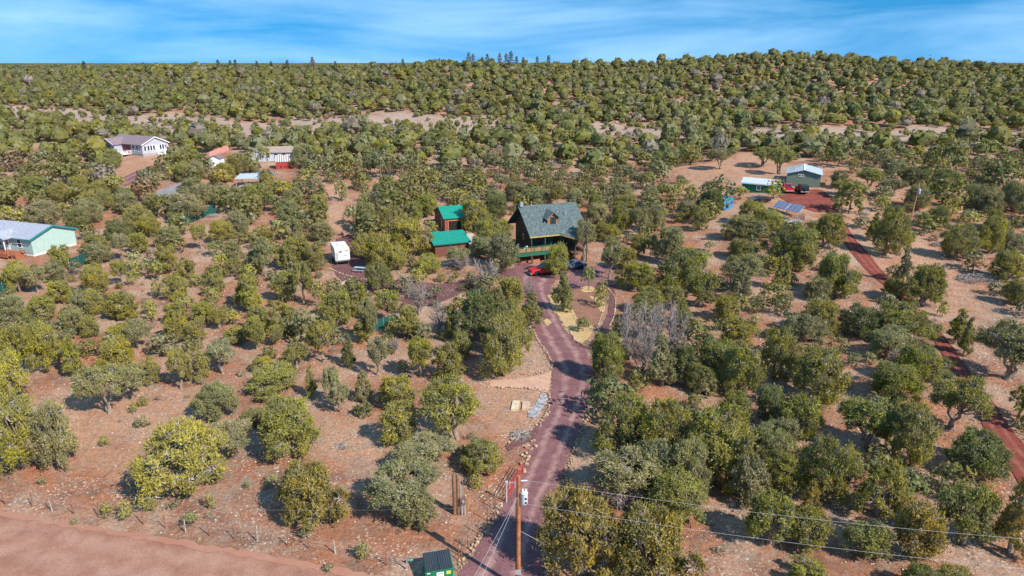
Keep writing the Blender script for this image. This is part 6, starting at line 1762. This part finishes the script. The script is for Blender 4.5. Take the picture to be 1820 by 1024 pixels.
brush(378, 385, 22, 'pale twig heap beside the netting fence below the grey drive', 60, .5, 7)
brush(925, 775, 30, 'low grey brush patch inside the stone-edged bed', 90, .35, 8)
brush(607, 795, 12, 'single small grey twig heap on the pale red clearing', 26, .3, 9)

# ------------------------------------------------------------------ loose stones, dry grass and litter on the near ground
def scatter():
    rg = np.random.default_rng(11)
    M_ST = pmat('chip_stone', (0.56, 0.46, 0.39), 0.95, 0.25, 3)
    M_DRY = pmat('dry_grass', (0.42, 0.34, 0.22), 0.95, 0.25, 2, col2=(0.27, 0.20, 0.14))
    octa = np.array([(1, 0, 0), (-1, 0, 0), (0, 1, 0), (0, -1, 0), (0, 0, 1), (0, 0, -1)], float)
    of = np.array([(0, 2, 4), (2, 1, 4), (1, 3, 4), (3, 0, 4), (2, 0, 5), (1, 2, 5), (3, 1, 5), (0, 3, 5)])
    def where(n, ymin, ymax):
        Y = np.sqrt(rg.uniform(ymin ** 2, ymax ** 2, n)); X = rg.uniform(-.85, .85, n) * Y
        nz = np.sin(X * .31 + 2 * np.sin(Y * .21)) * np.sin(Y * .37 + X * .11)
        ok = nz > rg.uniform(-.9, .7, n)
        # keep the driven surfaces clean
        for lf_, rt_ in ((DR_L, DR_R), (RR_L, RR_R)):
            poly = [tuple(P(*p)[:2]) for p in lf_] + [tuple(P(*p)[:2]) for p in reversed(rt_)]
            ok &= ~in_poly_np(X, Y, poly)
        ok &= ~in_poly_np(X, Y, [tuple(p[:2]) for p in EDGE] + [tuple(p[:2]) for p in reversed(EDGE2)])
        return X[ok], Y[ok]
    X, Y = where(17000, 36, 120)
    n = len(X); Z = terr(X, Y)
    s = rg.uniform(.03, .09, n) * rg.choice([1, 1, 1, 1.6], n)
    V = octa[None] * (s[:, None] * rg.uniform(.6, 1.3, (n, 6)))[:, :, None] * np.array([1, 1, .6]) + np.stack([X, Y, Z + s * .25], 1)[:, None]
    F = of[None] + (np.arange(n) * 6)[:, None, None]
    tag(link('loose_stones', np_mesh('loose_stones', V.reshape(-1, 3), F.reshape(-1, 3), M_ST)), 'pale limestone chips scattered over the red soil', 'stones', kind='stuff')
    # cinder kicked out along the edges of the drive
    pts = []
    for line in (DR_L, DR_R):
        for p in resample([P(*q) for q in line], 1300):
            pts.append((p.x + rg.normal(0, .38), p.y + rg.normal(0, .38)))
    X, Y = np.array(pts).T; n = len(X); Z = terr(X, Y); s = rg.uniform(.03, .10, n)
    V = octa[None] * (s[:, None] * rg.uniform(.6, 1.3, (n, 6)))[:, :, None] * np.array([1, 1, .5]) + np.stack([X, Y, Z + .05], 1)[:, None]
    F = of[None] + (np.arange(n) * 6)[:, None, None]
    tag(link('loose_cinder', np_mesh('loose_cinder', V.reshape(-1, 3), F.reshape(-1, 3), pmat('cinder_chip', (0.17, 0.08, 0.078), 0.95, 0.3, 3, col2=(0.30, 0.17, 0.14)))), 'purple cinder chips kicked out along the driveway edges', 'cinder', kind='stuff')
    X, Y = where(15000, 36, 135)
    n = len(X); Z = terr(X, Y); k = 6
    base = np.repeat(np.stack([X, Y, Z], 1), k, 0) + np.concatenate([rg.normal(0, .07, (n * k, 2)), np.zeros((n * k, 1))], 1)
    d = unit(np.concatenate([rg.normal(0, .6, (n * k, 2)), np.ones((n * k, 1))], 1)) * np.repeat(rg.uniform(.12, .34, n), k)[:, None]
    sd = unit(np.cross(d, rg.normal(size=(n * k, 3)))) * .022
    V = np.stack([base - sd, base + sd, base + d], 1).reshape(-1, 3)
    F = np.arange(len(V)).reshape(-1, 3)
    tag(link('dry_grass', np_mesh('dry_grass', V, F, M_DRY)), 'straw-coloured dry grass tufts on the open ground', 'grass', kind='stuff')
scatter()
